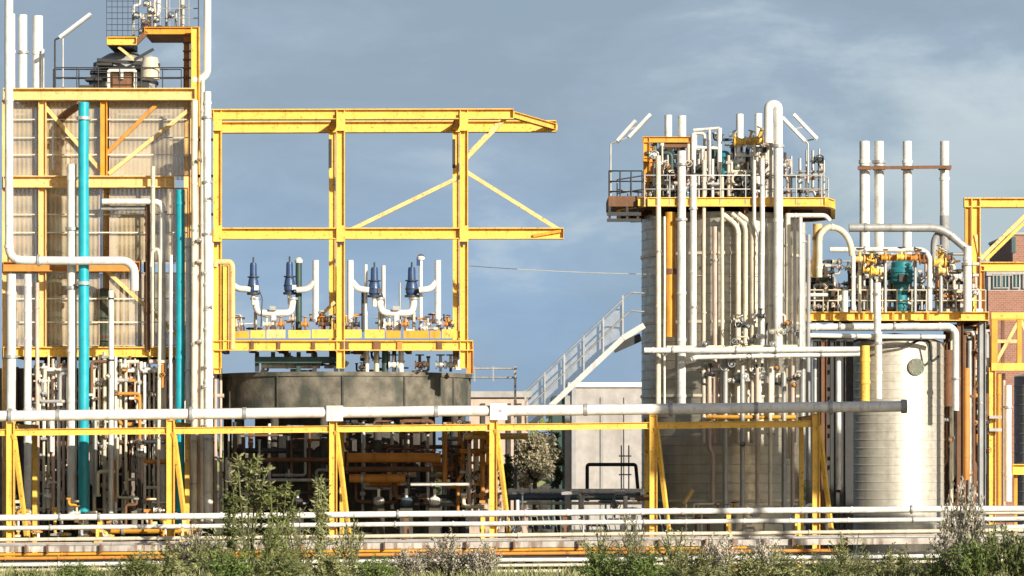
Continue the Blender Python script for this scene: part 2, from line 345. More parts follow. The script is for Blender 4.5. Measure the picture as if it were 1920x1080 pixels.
# ------------------------------------------------------------------ long pipe rack across the front
RY = -8.0
def ry(x): return 780 - x * 0.0107
rk = thing('pipe_rack', 'long yellow steel pipe rack on slanted braced posts carrying the thick white pipe', 'pipe rack', (0, -5, 0))
SUP = [-280, 20, 320, 625, 925, 1225, 1530]
for x in SUP:
    top = V(x, ry(x) + 12, RY); foot = Vector((top.x, RY, 0))
    MB().ibeam(foot, top, .24, 0.27, (1, 0, 0)).build('post', 'yellow', rk)
    b0 = V(x + 6, ry(x) + 34, RY - .05); b1 = V(x + 31, 980, RY + .9); b1.z = 0.9
    MB().bar(b0, b1, .13, .15).build('brace', 'yellow', rk)
    r0 = Vector((top.x, -2.3, 0)); MB().bar(r0, (top.x, -2.3, top.z - .1), .16, .16).build('rear_post', 'yellow', rk)
    MB().ibeam((top.x, RY + .16, top.z - .16), (top.x, -2.0, top.z - .16), .18, .24).build('cross_beam', 'yellow', rk)
    MB().box((top.x, RY, .05), (.6, .6, .1)).build('base_plate', 'concrete', rk)
for a, b in zip(SUP[:-1], SUP[1:]):
    p, q = V(a + 8, ry(a) + 31, RY), V(b - 8, ry(b) + 31, RY)
    MB().ibeam(p, q, .16, .235).build('beam', 'yellow', rk)
p, q = V(1538, ry(1530) + 2, -2.6), V(1690, ry(1690), -2.6)
tr = MB(); a, b = V(-300, ry(-300), -7.2), V(1660, ry(1660), -7.2)
tr.bar(a + Vector((0, 2.6, .05)), b + Vector((0, 2.6, .05)), 5.0, .05)
for dy in (0.06, 5.14): tr.bar(a + Vector((0, dy, .06)), b + Vector((0, dy, .06)), .05, .26)
tag(tr.build('shade_tray', 'steel'), 'wide unseen tray added behind the thick white pipe to cast the rack shadow', 'shade tray')  # unseen tray in place of rear rack pipes, added for their shadow
fp = pipe('thick white pipe on the yellow rack ending in a cap before the pale tank', [(-300, ry(-300)), (1697, ry(1697))], 10, RY, 'white', seg=16, joints=[.09, .16, .205, .33, .38, .56, .62, .7, .78, .86, .93], jm='steel')
MB().tube([V(1690, ry(1690), RY), V(1700, ry(1700), RY)], 13 / S(RY), 16).build('end_cap', 'grey', fp)
for x, w_, h_ in ((628, 30, 29), (935, 32, 31)):
    c = V(x, ry(x) + 2, RY); MB().box(c, (w_ / S(RY), .5, h_ / S(RY))).build('anchor_box', 'white', fp)
# low pipes on sleepers
def low(label, y0, r, Y, mat, x0=-60, x1=1990, sl=14 / 1500., joints=None):
    return pipe(label, [(x0, y0 - x0 * sl), (x1, y0 - x1 * sl)], r, Y, mat, seg=10, joints=joints, group='low pipes along the ground')
low('topmost low white pipe running at the feet of the yellow rack posts', 971, 6, -9.0, 'white')
low('slim white pipe just below the topmost low pipe', 990, 4.5, -9.6, 'white')
low('slim cream pipe, third down in the stack of low pipes', 1012, 3.6, -10.1, 'cream')
low('rusty orange pipe near the ground among the low pipes', 1047, 3.5, -11.0, 'orange', x1=1580)
low('slim white pipe just under the rusty orange one', 1059, 4, -11.5, 'white')
low('lowest white pipe lying on the gravel', 1081, 4, -12.2, 'cream', x1=1150)
low('slim pinkish pipe just under the slim cream low pipe', 1020, 2.8, -10.0, 'pink')
low('amber pipe just above the rusty orange one', 1040, 3, -10.7, 'amber', x1=1400)
low('slim silver pipe tucked behind the flat pale duct', 1022, 3, -10.15, 'steel')
low('dark slim pipe just under the rusty orange one', 1053, 2.6, -10.9, 'dark')
low('cream pipe between the rusty orange pipe and the lowest white one', 1069, 3.2, -11.9, 'cream')
duct = MB().bar(V(-60, 1030.5, -10.5), V(1990, 1011.5, -10.5), .5, 11 / S(-10.5)).build('duct', 'ductgrey'); tag(duct, 'flat pale weathered duct lying between the low pipes', 'duct')
for i in range(19):
    x = 30 + i * 86 + random.uniform(-34, 34); p = V(x, 1030 - x * .0093, -10.85); MB().box(p, (.05, .16, 16 / S(-10.5))).build('strap', 'brown', duct)
for i, (x, m_) in enumerate(((180, 'yellow'), (340, 'paleyellow'), (560, 'dark'), (760, 'brown'), (905, 'yellow'), (1060, 'brown'), (1190, 'dark'), (1370, 'yellow'), (1500, 'yellow'), (-20, 'yellow'))):
    t = thing('pipe_sleeper', '%s pipe sleeper stand holding the low pipes %s' % ({'yellow': 'yellow', 'paleyellow': 'faded yellow', 'dark': 'black', 'brown': 'rusty'}[m_],
        ('near the tall teal pipe', 'beside the second rack post', 'among the tall weeds', 'below the orange valve pipes', 'beside the middle rack post', 'in front of the slatted barrier', 'before the pale building', 'in front of the big silo', 'beside the shaded rack post', 'at the picture edge')[i]), 'pipe stand', (V(x, 1000, -10).x, -10.5, 0), 'sleeper stands under the low pipes')
    X = wloc(t).x
    MB().bar((X, -8.9, 0), (X, -8.9, V(x, 971 - x * .0093, -9).z - .1), .16, .16).build('post', m_, t)
    MB().bar((X, -12.4, .02), (X, -8.8, .02), .2, .16).build('sleeper', m_, t)
    for Y_, yy in ((-9.6, 990), (-10.1, 1012)): MB().bar((X, Y_, 0.1), (X, Y_, V(x, yy - x * .0093, Y_).z - .07), .1, .1).build('saddle', m_, t)
# dark wall added for the shade seen between the low pipes
bw = MB().span((-30, -7.2, 0), (5.2, -6.9, .45)).build('shade_wall', 'darkconcrete'); tag(bw, 'low dark wall added for the shade behind the low pipes', 'shade wall')
# slanted slat barrier
sb = thing('slatted_barrier', 'low barrier of slanted pale slats in front of the stair and pale building', 'barrier', (V(1080, 1000, -7.6).x, -7.6, 0))
for k in range(27):
    x = 950 + k * 11; MB().bar(V(x, 962, -7.6), V(x + 9, 1004, -7.6), .03, .055, (0, 1, 0)).build('slat', 'steel', sb)
for y in (962, 1004): MB().bar(V(944, y, -7.6), V(1252, y, -7.6), .05, .06).build('rail', 'steel', sb)
for x in (948, 1100, 1248): MB().bar((V(x, 0, -7.55).x, -7.5, 0), (V(x, 0, -7.5).x, -7.5, V(x, 960, -7.5).z), .07, .07).build('post', 'dark', sb)
# ------------------------------------------------------------------ LEFT UNIT: mesh clad frame
FY = 2.0
fr = thing('steel_frame', 'tall faded yellow steel frame clad in tan wire mesh', 'steel frame', (V(190, 0, FY).x, FY + 2.5, 0))
for (a, b, h, m_) in (((8, 177), (366, 177), 22, 'paleyellow'), ((8, 341), (326, 341), 22, 'paleyellow'), ((8, 500), (262, 500), 18, 'orange'), ((8, 660), (398, 660), 19, 'yellow')):
    beam(fr, a, b, h, FY, m_)
    beam(fr, (a[0] + 10, a[1] + 2, FY + 5.5), (min(b[0], 350), b[1] + 2, FY + 5.5), h, 0, m_, name='rear_beam')
for x, y0, y1, h, m_ in ((80, 188, 650, 14, 'paleyellow'), (195, 188, 330, 12, 'amber'), (367, 52, 1040, 15, 'yellow'), (12, 188, 1040, 14, 'paleyellow')):
    beam(fr, (x, y0), (x, y1), h, FY + .12, m_, name='post')
for x in (90, 200, 352):
    beam(fr, (x, 190), (x, 1020), 13, FY + 5.6, 'paleyellow', name='rear_post')
for a, b, m_ in (((198, 290), (292, 198), 'orange'), ((204, 326), (352, 208), 'paleyellow'), ((200, 508), (352, 646), 'paleyellow'), ((85, 200), (190, 320), 'paleyellow')):
    beam(fr, a, b, 7, FY + .3, m_, name='brace', sect='b')
for y in (224, 258, 290, 402, 436, 560, 604):
    MB().bar(V(20, y, FY + .25), V(352, y, FY + .25), .03, .045).build('rail', 'cream', fr)
dk = MB().span((V(8, 0, FY).x, FY + .2, V(0, 668, FY).z), (V(366, 0, FY).x, FY + 5.5, V(0, 664, FY).z)).build('deck', 'dark', fr)
dk = MB().span((V(8, 0, FY).x, FY + .2, V(0, 172, FY).z), (V(366, 0, FY).x, FY + 5.5, V(0, 168, FY).z)).build('roof_deck', 'steel', fr)
def screen(label, x0, x1, y0, y1, Y):
    mb = MB(); a, b = V(x0, y1, Y), V(x1, y0, Y)
    mb.span((a.x, Y, a.z), (b.x, Y + .012, b.z)); o = tag(mb.build('mesh_screen', 'mesh'), label, 'mesh screen', 'tan mesh screens of the clad frame')
    f = MB(); z0, z1 = a.z, b.z
    for z in (z0, z1): f.bar((a.x, Y - .03, z), (b.x, Y - .03, z), .03, .04)
    for x in (a.x, b.x): f.bar((x, Y - .03, z0 + .02), (x, Y - .03, z1 - .02), .03, .04)
    f.build('edge_frame', 'pink', o)
SY = FY + .42
screen('upper tan mesh screen between the roof beam and the curved rusty pipe', 22, 186, 190, 330, SY)
screen('upper tan mesh screen behind the orange diagonal brace', 206, 356, 190, 330, SY)
screen('middle tan mesh screen behind the long white bent pipe', 22, 186, 353, 490, SY)
screen('middle tan mesh screen behind the white right-angled pipe', 206, 352, 353, 490, SY)
screen('lower tan mesh screen before the green vessel', 22, 186, 512, 648, SY)
screen('lower tan mesh screen behind the short white riser', 206, 352, 512, 648, SY)
rs = thing('mesh_screen', 'large rear tan mesh screen closing the back of the clad frame', 'mesh screen', (V(190, 0, FY + 5.8).x, FY + 5.8, V(0, 650, FY + 5.8).z))
for y0, y1 in ((192, 336), (352, 494), (512, 650)):
    a, b = V(24, y1, FY + 5.8), V(350, y0, FY + 5.8); MB().span((a.x, FY + 6.2, a.z), (b.x, FY + 6.212, b.z)).build('panel', 'mesh', rs)
def vessel(label, x, y0, y1, rpx, Y, mat='vessel', bands=(), legs=True):
    c = V(x, y1, Y); r = rpx / S(Y); h = (y1 - y0) / S(Y)
    t = thing('vessel', label, 'vessel', (c.x, Y, c.z))
    MB().lathe([(r * .2, 0), (r * .8, .05), (r, .25), (r, h - .35), (r * .93, h - .18), (r * .7, h - .05), (r * .2, h), (0, h)], c, 28).build('shell', mat, t)
    for b_ in bands: MB().lathe([(r * 1.0, -.05), (r * 1.05, -.05), (r * 1.05, .05), (r * 1.0, .05)], c + Vector((0, 0, h * b_)), 28).build('band', 'brown', t)
    if legs:
        for k in range(4):
            a = k * math.pi / 2 + .6; p = c + Vector((math.cos(a) * r * .85, math.sin(a) * r * .85, .1)); MB().bar((p.x, p.y, 0), p, .12, .12).build('leg', 'dark', t)
    return t
vessel('tall green grey vessel standing behind the lower mesh screen', 106, 318, 655, 25, FY + 2.2, bands=(.1, .3, .45, .62, .85))
vessel('short dome topped vessel behind the short white riser', 196, 540, 655, 22, FY + 2.2, bands=(.2, .8))
vessel('slim dark column behind the upper mesh screen', 122, 205, 318, 16, FY + 3.2, 'pink', bands=(.3, .6))
vessel('pale horizontal strapped vessel behind the middle screen', 250, 400, 490, 30, FY + 3, 'cream', bands=(.3, .7))
pipe('rusty brown curved pipe leaving the top of the teal pipe', [(108, 330, FY + .9), (108, 225, FY + .9), (150, 196, .8)], 7, 0, 'brown')
# ---- pipes in front of the left unit
pipe('tall bright teal pipe rising in front of the mesh clad frame', [(157, 192), (157, 1000)], 10, .6, 'teal', seg=16, joints=[.01, .42, .86])
pipe('shorter teal pipe beside the bundle of cream risers', [(338, 356), (338, 985)], 8.5, .7, 'teal', seg=14, joints=[.01, .5])
pipe('thick white riser directly beside the tall teal pipe', [(135, 308), (135, 970)], 9, .9, 'white', seg=14)
pipe('long white pipe bending along the frame', [(17, -40), (17, 488), (238, 489), (252, 503), (252, 545)], 8, .2, 'white', seg=14, fil=3.2, joints=[.28, .62, .72])
pipe('white riser standing beside the shorter teal pipe', [(354, 446), (354, 975)], 6, .5, 'white')
pipe('white riser below the bend of the long white pipe', [(21, 514), (21, 990)], 9, .5, 'white', seg=14)
pipe('white riser under the orange beam, near the picture edge', [(52, 514), (52, 990)], 7, .6, 'white')
pipe('slim pinkish riser beside a white riser near the picture edge', [(70, 530), (70, 985)], 4, .9, 'pink')
pipe('white right-angled pipe turning down in front of the middle screen', [(192, 378, 1.6), (305, 378, 1.6), (305, 980, 1.6)], 6, 0, 'white', fil=3)
pipe('grey pipe running just under the white right-angled one', [(190, 390, 1.9), (280, 390, 1.9)], 5, 0, 'grey')
pipe('slim cream riser crossing the middle beam near the screen edge', [(287, 312), (287, 650)], 4, 1.5, 'cream')
pipe('brown vertical strut pipe beside the cream risers', [(277, 380), (277, 660)], 4.5, 1.8, 'brown')
pipe('short white riser with a dark cap before the lower screen', [(208, 545), (208, 980)], 5, .8, 'white', joints=[.01, .3], jm='dark')
pipe('slim white riser between the right-angled pipe and the shorter teal pipe', [(321, 478), (321, 975)], 4, .9, 'white')
pipe('slim cream riser with a hooped top', [(284, 500), (286, 470), (296, 466), (300, 482), (297, 975)], 3.4, 1.2, 'cream', fil=3)
for i, (x, y0, r, m_, lb) in enumerate(((365, 188, 6, 'cream', 'cream riser against the yellow corner post of the clad frame'), (373, 350, 4, 'pink', 'slim pinkish riser in the corner bundle'),
        (380, 150, 4, 'cream', 'slim cream riser running the full height of the corner bundle'), (389, 172, 7, 'white', 'stout white riser at the outer corner of the clad frame'), (397, 440, 3.5, 'cream', 'slim cream riser touching the orange ladder column'))):
    pipe(lb, [(x, y0), (x + (1 if i % 2 else -1), 980)], r, (-.02, .05, -.1, -.15, -.1)[i], m_, group='risers in the corner bundle')
br = thing('pipe_bracket', 'set of small clamps tying the corner risers together', 'bracket', V(380, 960, 1.2))
for y in (262, 330, 402, 470, 535, 605, 700, 742, 830): MB().bar(V(358, y, .25), V(402, y, .25), .06, .1).build('clamp', random.choice(['brown', 'steel', 'dark']), br)
for y in (300, 372, 450, 490, 512, 576, 640, 690, 725, 800): valve(br, (random.choice((374, 384, 393)), y), 4, -.22, random.choice(['steel', 'cream', 'brown']), 'steel', (0, -1, 0))
# dense piping below the deck : manifolds
def manifold(label, xs, y0, y1, Y, hy, mat='cream', r=3, hr=4, valves=.5, hm=None, cat='manifold'):
    t = thing('pipe_manifold', label, cat, V((xs[0] + xs[-1]) / 2, y1, Y))
    MB().tube([V(xs[0] - 6, hy, Y), V(xs[-1] + 6, hy, Y)], hr / S(Y), 10).build('header', hm or mat, t)
    for x in xs:
        rr = r * random.uniform(.7, 1.25); ya, yb = y0 + random.uniform(-10, 14), y1 + random.uniform(-6, 6); Yx = Y + random.uniform(-.25, .25)
        mm = mat if random.random() < .6 else random.choice(['white', 'cream', 'pink', 'steel', 'brown'])
        if random.random() < .3:
            k = random.choice((-1, 1)) * random.uniform(5, 10); ym = random.uniform(ya + 20, yb - 20)
            pts = [V(x, ya, Yx), V(x, ym, Yx), V(x + k, ym + 8, Yx), V(x + k, yb, Yx)]
        else: pts = [V(x, ya, Yx), V(x, yb, Yx)]
        MB().tube(pts, rr / S(Y), 8).build('riser', mm, t)
        if random.random() < valves: valve(t, (x, random.uniform(ya + 15, yb - 15)), 4.2, Yx - .15, random.choice(['steel', 'cream', 'white', 'brown']), random.choice(['steel', 'dark', 'orange']), (0, -1, 0))
        if random.random() < valves * .7: 
            yy = random.uniform(ya + 10, yb - 10); MB().box(V(x, yy, Yx), (rr * 3.2 / S(Y), .2, 5 / S(Y))).build('flange', random.choice(['steel', 'brown', mat]), t)
    return t
manifold('white manifold of slim risers under the deck beside the white risers', [82, 91, 100, 110, 119], 672, 965, 1.6, 697, 'white', 3, 5)
manifold('cream manifold of slim risers under the deck beside the tall teal pipe', [176, 186, 196, 217, 226, 236], 668, 965, 1.5, 712, 'cream', 3, 4, .7)
manifold('white manifold of slim risers under the deck below the right-angled pipe', [244, 253, 262, 271, 280, 289], 676, 965, 1.7, 694, 'white', 3, 5)
manifold('pinkish manifold of slim risers behind the corner bundle', [312, 328, 346, 362, 378, 394, 404, 414], 668, 960, 2.2, 742, 'pink', 3, 4, .4)
manifold('weathered inner manifold deep under the clad frame', [60, 95, 128, 165, 200, 232, 268, 300], 700, 960, 3.6, 730, 'pink', 3.5, 5, .5)
for lb, x0, x1, y, Y, m_, r in (('orange pipe run under the deck beside the tall teal pipe', 178, 272, 806, 2.4, 'orange', 6), ('rusty pipe run lying over the lower orange valves', 70, 300, 832, 2.9, 'brown', 6), ('orange short pipe run near the second rack post', 268, 330, 815, 2.3, 'orange', 7), ('white short pipe run under the deck beside the white risers', 75, 126, 693, 1.3, 'white', 4), ('yellow flat pipe run near the ground beside the teal pipe foot', 178, 352, 993, -2.0, 'amber', 8)):
    pipe(lb, [(x0, y), (x1, y)], r, Y, m_)
wl = thing('dark_backing', 'dark wall added for the shade at the back under the clad frame', 'wall', (V(200, 0, 8).x, 8, 0))  # wall and pilasters added as a dark backing for the shade
MB().span((V(-40, 0, 8).x, 8.2, 0), (V(400, 0, 8).x, 8.5, V(0, 690, 8).z)).build('panel', 'backwall', wl)
for x in (20, 120, 220, 320): MB().span((V(x, 0, 8).x, 7.95, 0), (V(x + 14, 0, 8).x, 8.197, V(0, 688, 8).z)).build('pilaster', 'brown', wl)
# dark drums added as backing for the shade under the deck
for lb, x, r in (('dark drum added for the shade under the deck beside the tall teal pipe', 200, 34), ('dark drum added for the shade under the deck behind the white risers', 100, 34), ('dark drum added for the shade under the deck near the second rack post', 285, 32)):
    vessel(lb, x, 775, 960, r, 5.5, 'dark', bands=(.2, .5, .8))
# ---- roof of the left unit
for lb, x, r, y0 in (('white roof stack nearest the picture edge', 21, 7.5, 26), ('white middle roof stack', 43, 8, 28), ('white roof stack with a slim side pipe', 71, 9.5, 30)):
    pipe(lb, [(x, y0), (x, 168)], r, 5, 'white', name='roof_stack', cat='stack', seg=14, group='white roof stacks', joints=[.5])
pipe('slim white pipe beside a roof stack', [(80, 92), (80, 168)], 3, 4.7, 'white')
def lamp(label, post, y0, bars, Y, mat='lamp', group=None):
    t = thing('flood_lamp', label, 'lamp', V(post, y0, Y), group)
    top = bars[0][1] if False else None
    for (xa, ya, xb, yb) in bars:
        MB().bar(V(xa, ya, Y), V(xb, yb, Y - .25), .14, 5.4 / S(Y)).build('lamp_housing', mat, t)
        MB().bar(V(xa, ya, Y) + Vector((0, .05, -.09)), V(xb, yb, Y - .25) + Vector((0, .05, -.09)), .08, .03).build('reflector', 'grey', t)
    if len(bars) > 1:
        m0, m1 = [V((b_[0] + b_[2]) / 2, (b_[1] + b_[3]) / 2, Y - .1) for b_ in bars]; MB().bar(m0, m1, .05, .05, (0, 1, 0)).build('bracket', 'steel', t)
        l0, l1 = [V(b_[0] if abs(b_[0] - post) < abs(b_[2] - post) else b_[2], max(b_[1], b_[3]), Y + .02) for b_ in bars]; MB().bar(l0, l1, .05, .05, (0, 1, 0)).build('bracket', 'steel', t)
    xa, ya, xb, yb = bars[0]
    MB().tube([V(post, y0, Y), V(post, max(ya, yb) + 4, Y), V(xa if abs(xa - post) < abs(xb - post) else xb, max(ya, yb) + 1, Y)], 1.7 / S(Y), 8, 2).build('post', 'dark' if group is None else 'steel', t)
    return t
lamp('white tube flood lamp tilted on a dark pole above the clad frame roof', 103, 168, [(112, 70, 170, 26)], 3.2)
pipe('slim grey pole beside the tilted roof lamp', [(118, 66), (118, 168)], 1.5, 3.3, 'steel', name='pole', cat='pole')
rf = thing('roof_railing', 'dark thin railing round the roof of the clad frame', 'railing', V(200, 168, 2.6))
railing(rf, [(104, 168, 2.6), (345, 168, 2.6)], 42, 0, 'dark', 40, 1.2)
railing(rf, [(100, 168, 7), (340, 168, 7)], 40, 0, 'dark', 48, 1.1)
dv = thing('domed_vessel', 'dark domed vessel head with white box frame on the clad frame roof', 'vessel', V(228, 168, 4.5))
c = V(232, 168, 4.5); r = 62 / S(4.5)
MB().lathe([(r, 0), (r, .45), (r * .93, .8), (r * .75, 1.15), (r * .45, 1.38), (0, 1.48)], c, 32).build('shell', 'grey', dv)
for z, k in ((.25, 1.03), (.62, 1.0), (.95, .9)): MB().lathe([(r * k * .97, -.05), (r * k * 1.02, -.05), (r * k * 1.02, .05), (r * k * .97, .05)], c + Vector((0, 0, z)), 32).build('band', 'dark', dv)
wb = MB(); Y = 3.0
for p, q in (((204, 165), (204, 132)), ((254, 165), (254, 132)), ((204, 132), (254, 132)), ((229, 132), (229, 148))): wb.bar(V(*p, Y), V(*q, Y), .1, 5 / S(Y))
wb.build('box_frame', 'white', dv); MB().span(V(208, 165, 3.1), V(250, 136, 3.3)).build('control_panel', 'brown', dv)
for k in range(4): MB().bar(V(150 + 11 * k, 164 - 14 * k, 3.2), V(182 + 10 * k, 164 - 14 * k, 3.2), .7, .1).build('step', 'dark', dv)
MB().lathe([(0, 0), (17 / S(3), .02), (18 / S(3), .5), (14 / S(3), .85), (0, .95)], V(282, 150, 3), 20).build('dome', 'cream', dv)
MB().bar(V(182, 112, 2.9), V(300, 122, 2.9), .12, .12).build('arm', 'dark', dv)
rp = thing('roof_platform', 'small yellow stepped platform with wire cage above the domed vessel', 'platform', V(228, 84, 3))
beam(rp, (202, 77), (256, 77), 15, 2.6, 'yellow'); beam(rp, (272, 58), (374, 58), 13, 2.6, 'amber'); beam(rp, (254, 82), (276, 60), 8, 2.6, 'brown', sect='b')
MB().span(V(200, 84, 2.6), V(258, 82, 5)).build('deck', 'dark', rp); MB().span(V(272, 66, 2.7), V(374, 64, 5)).build('deck', 'brown', rp)
beam(rp, (222, 88), (252, 112), 5, 2.7, 'paleyellow', name='brace', sect='b'); beam(rp, (252, 112), (288, 92), 5, 2.7, 'dark', name='brace', sect='b')
for x, y0, m_, h in ((350, 66, 'orange', 10), (362, 55, 'yellow', 9)): beam(rp, (x, y0), (x, 168), h, 2.7, m_, name='post')
for x in (350,): 
    for y in (80, 96, 112, 128, 146): MB().bar(V(343, y, 2.6), V(366, y, 2.6), .05, .07).build('rung', 'brown', rp)
cg = MB()
for x in range(200, 262, 10): cg.tube([V(x, 72, 2.8), V(x, -30, 2.8)], .012, 5)
for y in range(-20, 72, 11): cg.tube([V(200, y, 2.8), V(260, y, 2.8)], .012, 5, 0)
for x in range(200, 262, 20): cg.tube([V(x, 72, 4.6), V(x, -30, 4.6)], .012, 5)
for y in range(-20, 72, 22): cg.tube([V(200, y, 4.6), V(260, y, 4.6)], .012, 5, 0)
for x in (200, 260):
    for y in (2, 35, 68): cg.tube([V(x, y, 2.8), V(x, y, 4.6)], .012, 5)
cg.build('wire_cage', 'dark', rp)
railing(rp, [(300, 52, 2.8), (372, 52, 2.8)], 56, 0, 'grey', 18, 1, (1, .66, .33))
vm = thing('valve_manifold', 'white jumble of valves and pipes above the yellow stepped platform', 'valve set', V(280, 60, 3.2))
for pts, r, m_ in (([(250, 70), (250, 10), (262, 10), (262, -30)], 3, 'white'), ([(268, 62), (268, 28), (298, 28), (298, -20)], 4, 'white'), ([(280, 55), (280, 15)], 4, 'cream'), ([(290, 50), (290, -30)], 3, 'pink'), ([(312, 52), (312, -30)], 2.5, 'steel'), ([(342, 52), (342, -30)], 4, 'cream'), ([(330, 52), (330, 20), (350, 12)], 2.5, 'steel')):
    MB().tube([V(x, y, 3.2 + random.uniform(-.4, .4)) for x, y in pts], r / S(3.2), 8).build('pipe', m_, vm)
for x, y, m_ in ((258, 30, 'white'), (272, 44, 'brown'), (285, 20, 'white'), (276, 8, 'cream'), (294, 38, 'steel'), (268, 60, 'pink'), (300, 55, 'orange'), (285, 60, 'brown'), (322, 30, 'steel')): valve(vm, (x, y), 6, 2.9, m_, 'dark', (0, -1, 0))
pipe('tall white pipe hooking in beside the roof posts', [(389, -40), (389, 138), (376, 150), (362, 150)], 7, 2.2, 'white', fil=3, seg=14, joints=[])
# ------------------------------------------------------------------ CONCRETE TANK UNIT and the open yellow frame
ct = thing('concrete_tank', 'round stained concrete tank standing on short columns below the open yellow frame', 'tank', (V(650, 0, 5).x, 5, 0))
rc = 236 / S(5); zb, zt = V(0, 768, .4).z, V(0, 697, .4).z; c = Vector((V(647, 0, 5).x, 5, 0))
MB().lathe([(0, zb), (rc, zb), (rc, zt - .16), (rc + .06, zt - .16), (rc + .06, zt), (rc - .25, zt), (rc - .25, zt - .25), (0, zt - .25)], c, 72).build('shell', 'concrete', ct)
for a in (-88, -60, -30, 30, 62, -118, -150):
    a_ = math.radians(a); p = c + Vector((math.cos(a_) * (rc + .02), math.sin(a_) * (rc + .02), zb)); MB().bar(p, p + Vector((0, 0, zt - zb - .17)), .06, .07).build('seam', 'darkconcrete', ct)
for k in range(14):
    a = 2 * math.pi * k / 14 + .1; p = c + Vector((math.cos(a) * (rc - .35), math.sin(a) * (rc - .35), 0)); MB().tube([p, p + Vector((0, 0, zb))], .16, 8).build('column', 'darkconcrete', ct)
MB().lathe([(0, 0), (rc - 1.4, 0), (rc - 1.4, zb)], c, 48).build('plinth', 'darkconcrete', ct)  # dark plinth and columns hold the undercroft shade in their colour
pw = MB(); pw.bar(c + Vector((-3.6, -rc - .03, zt + .1)), c + Vector((0, -rc - .03, zt + .1)), .05, .05)
# steel clutter under the tank
def run(label, x0, x1, y, r, Y, m_, grp=None): return pipe(label, [(x0, y), (x1, y)], r, Y, m_, group=grp)
run('upper orange pipe run under the concrete tank', 652, 826, 858, 9, -1.0, 'orange')
run('lower orange pipe run under the concrete tank', 655, 760, 897, 8, -.8, 'orange')
run('brown pipe run under the concrete tank between the two orange ones', 640, 850, 880, 5, -.4, 'brown')
run('slim rusty pipe high under the concrete tank', 430, 640, 862, 4, -.2, 'brown')
run('slim dark pipe low under the concrete tank behind the weeds', 430, 620, 900, 3, -.3, 'steel')
run('faded yellow pipe run just under the tank edge beside the middle rack post', 870, 990, 818, 6, -1.2, 'paleyellow')
run('slim white pipe run low under the tank by the small pumps', 770, 880, 908, 3.5, -1.4, 'white')
for i, (x, y, s, m_, lb) in enumerate(((710, 940, 9, 'steel', 'small grey pump with pale casing under the concrete tank'), (762, 942, 10, 'slate', 'small slate blue pump under the concrete tank'), (815, 940, 9, 'white', 'small white pump under the concrete tank'), (558, 942, 9, 'dark', 'small black pump under the concrete tank behind the weeds'))):
    t = thing('pump', lb, 'pump', V(x, 965, -1.6)); q = V(x, y, -1.6); r = s / S(-1.6)
    MB().lathe([(0, -r), (r * .7, -r), (r, -r * .5), (r, r * .5), (r * .7, r), (0, r)], q, 16, axis=(1, .3, 0)).build('casing', m_, t)
    MB().tube([q, q + Vector((0, 0, r * 2.6))], r * .3, 8).build('outlet', 'white', t)
    MB().box((q.x, q.y, (q.z - r) / 2), (r * 2.4, r * 1.6, q.z - r)).build('base', 'darkconcrete', t)
vt = manifold('orange and white valve manifold between the tank and the middle rack post', [868, 880, 892, 905, 918], 822, 955, -.8, 846, 'orange', 4, 5, .9)
manifold('slim steel manifold in the shade under the concrete tank', [680, 705, 735, 765, 800, 835], 800, 960, 1.0, 838, 'steel', 3, 4, .6, 'brown')
manifold('dark manifold hidden behind the tall weeds under the tank', [440, 470, 505, 540, 580], 800, 960, .6, 845, 'dark', 4, 5, .6)
# deck on the tank
dp = thing('tank_deck', 'yellow steel deck over the concrete tank with dented kick plates', 'deck', V(645, 660, 2.5))
x = 432
for wd in (38, 30, 38, 3, 44, 96, 3, 40, 30, 3, 50, 22, 26, 18):
    if wd > 5:
        Yp = random.uniform(-.05, .1); MB().span(V(x, 634, Yp), V(x + wd - 3, 619 + random.uniform(-1.5, 2), Yp + .04)).build('kick_plate', random.choice(['yellow', 'paleyellow', 'yellow', 'amber']) if x < 660 else random.choice(['amber', 'yellow']), dp)
    x += wd
beam(dp, (400, 648), (886, 648), 19, 0, 'yellow'); beam(dp, (420, 648), (880, 648), 19, 5, 'amber', name='rear_beam')
for x in (470, 520, 585, 640, 700, 745, 820): MB().span(V(x, 657, -.12), V(x + random.choice((6, 9, 14)), 639, -.06)).build('bracket', random.choice(['brown', 'orange', 'brown']), dp)
for x in (405, 520, 640, 760, 880): MB().ibeam(V(x, 650, .2), V(x, 650, .2) + Vector((0, 4.6, 0)), .2, .28).build('cross_beam', 'amber', dp)
MB().span((V(402, 0, .1).x, .1, V(0, 637, 0).z), (V(882, 0, .1).x, 5.0, V(0, 640, 0).z + .02)).build('grating', 'brown', dp)
for x, m_ in ((408, 'yellow'), (881, 'orange')):
    MB().ibeam(V(x, 700, .05), V(x, 640 if x > 800 else 660, .05), .2, .26, (1, 0, 0)).build('leg', m_, dp)
of = thing('open_frame', 'open yellow portal frame of beams and posts standing over the concrete tank', 'steel frame', V(640, 697, 2.5))
Yr = 5.0
beam(of, (398, 215), (962, 214), 19, 0); beam(of, (402, 239, Yr), (1042, 237, Yr), 22, 0, 'yellow', name='rear_beam')
beam(of, (400, 438), (1056, 438), 21, 0)
for x, y0 in ((408, 206), (639, 206), (870, 206)): beam(of, (x, y0), (x, 690), 15, .02, 'yellow', name='post', w=.28)
for x, y0, m_ in ((623, 250, 'yellow'), (855, 250, 'yellow')): beam(of, (x, y0, Yr), (x, 690, Yr), 12, 0, m_, name='rear_post')
for (a, b) in (((403, 215), (412, 239)), ((632, 215), (623, 239)), ((862, 215), (853, 239)), ((960, 215), (1040, 238))):
    beam(of, (a[0], a[1], .1), (b[0], b[1], Yr), 12, 0, 'yellow' if a[0] > 900 else 'amber', name='cross_beam')
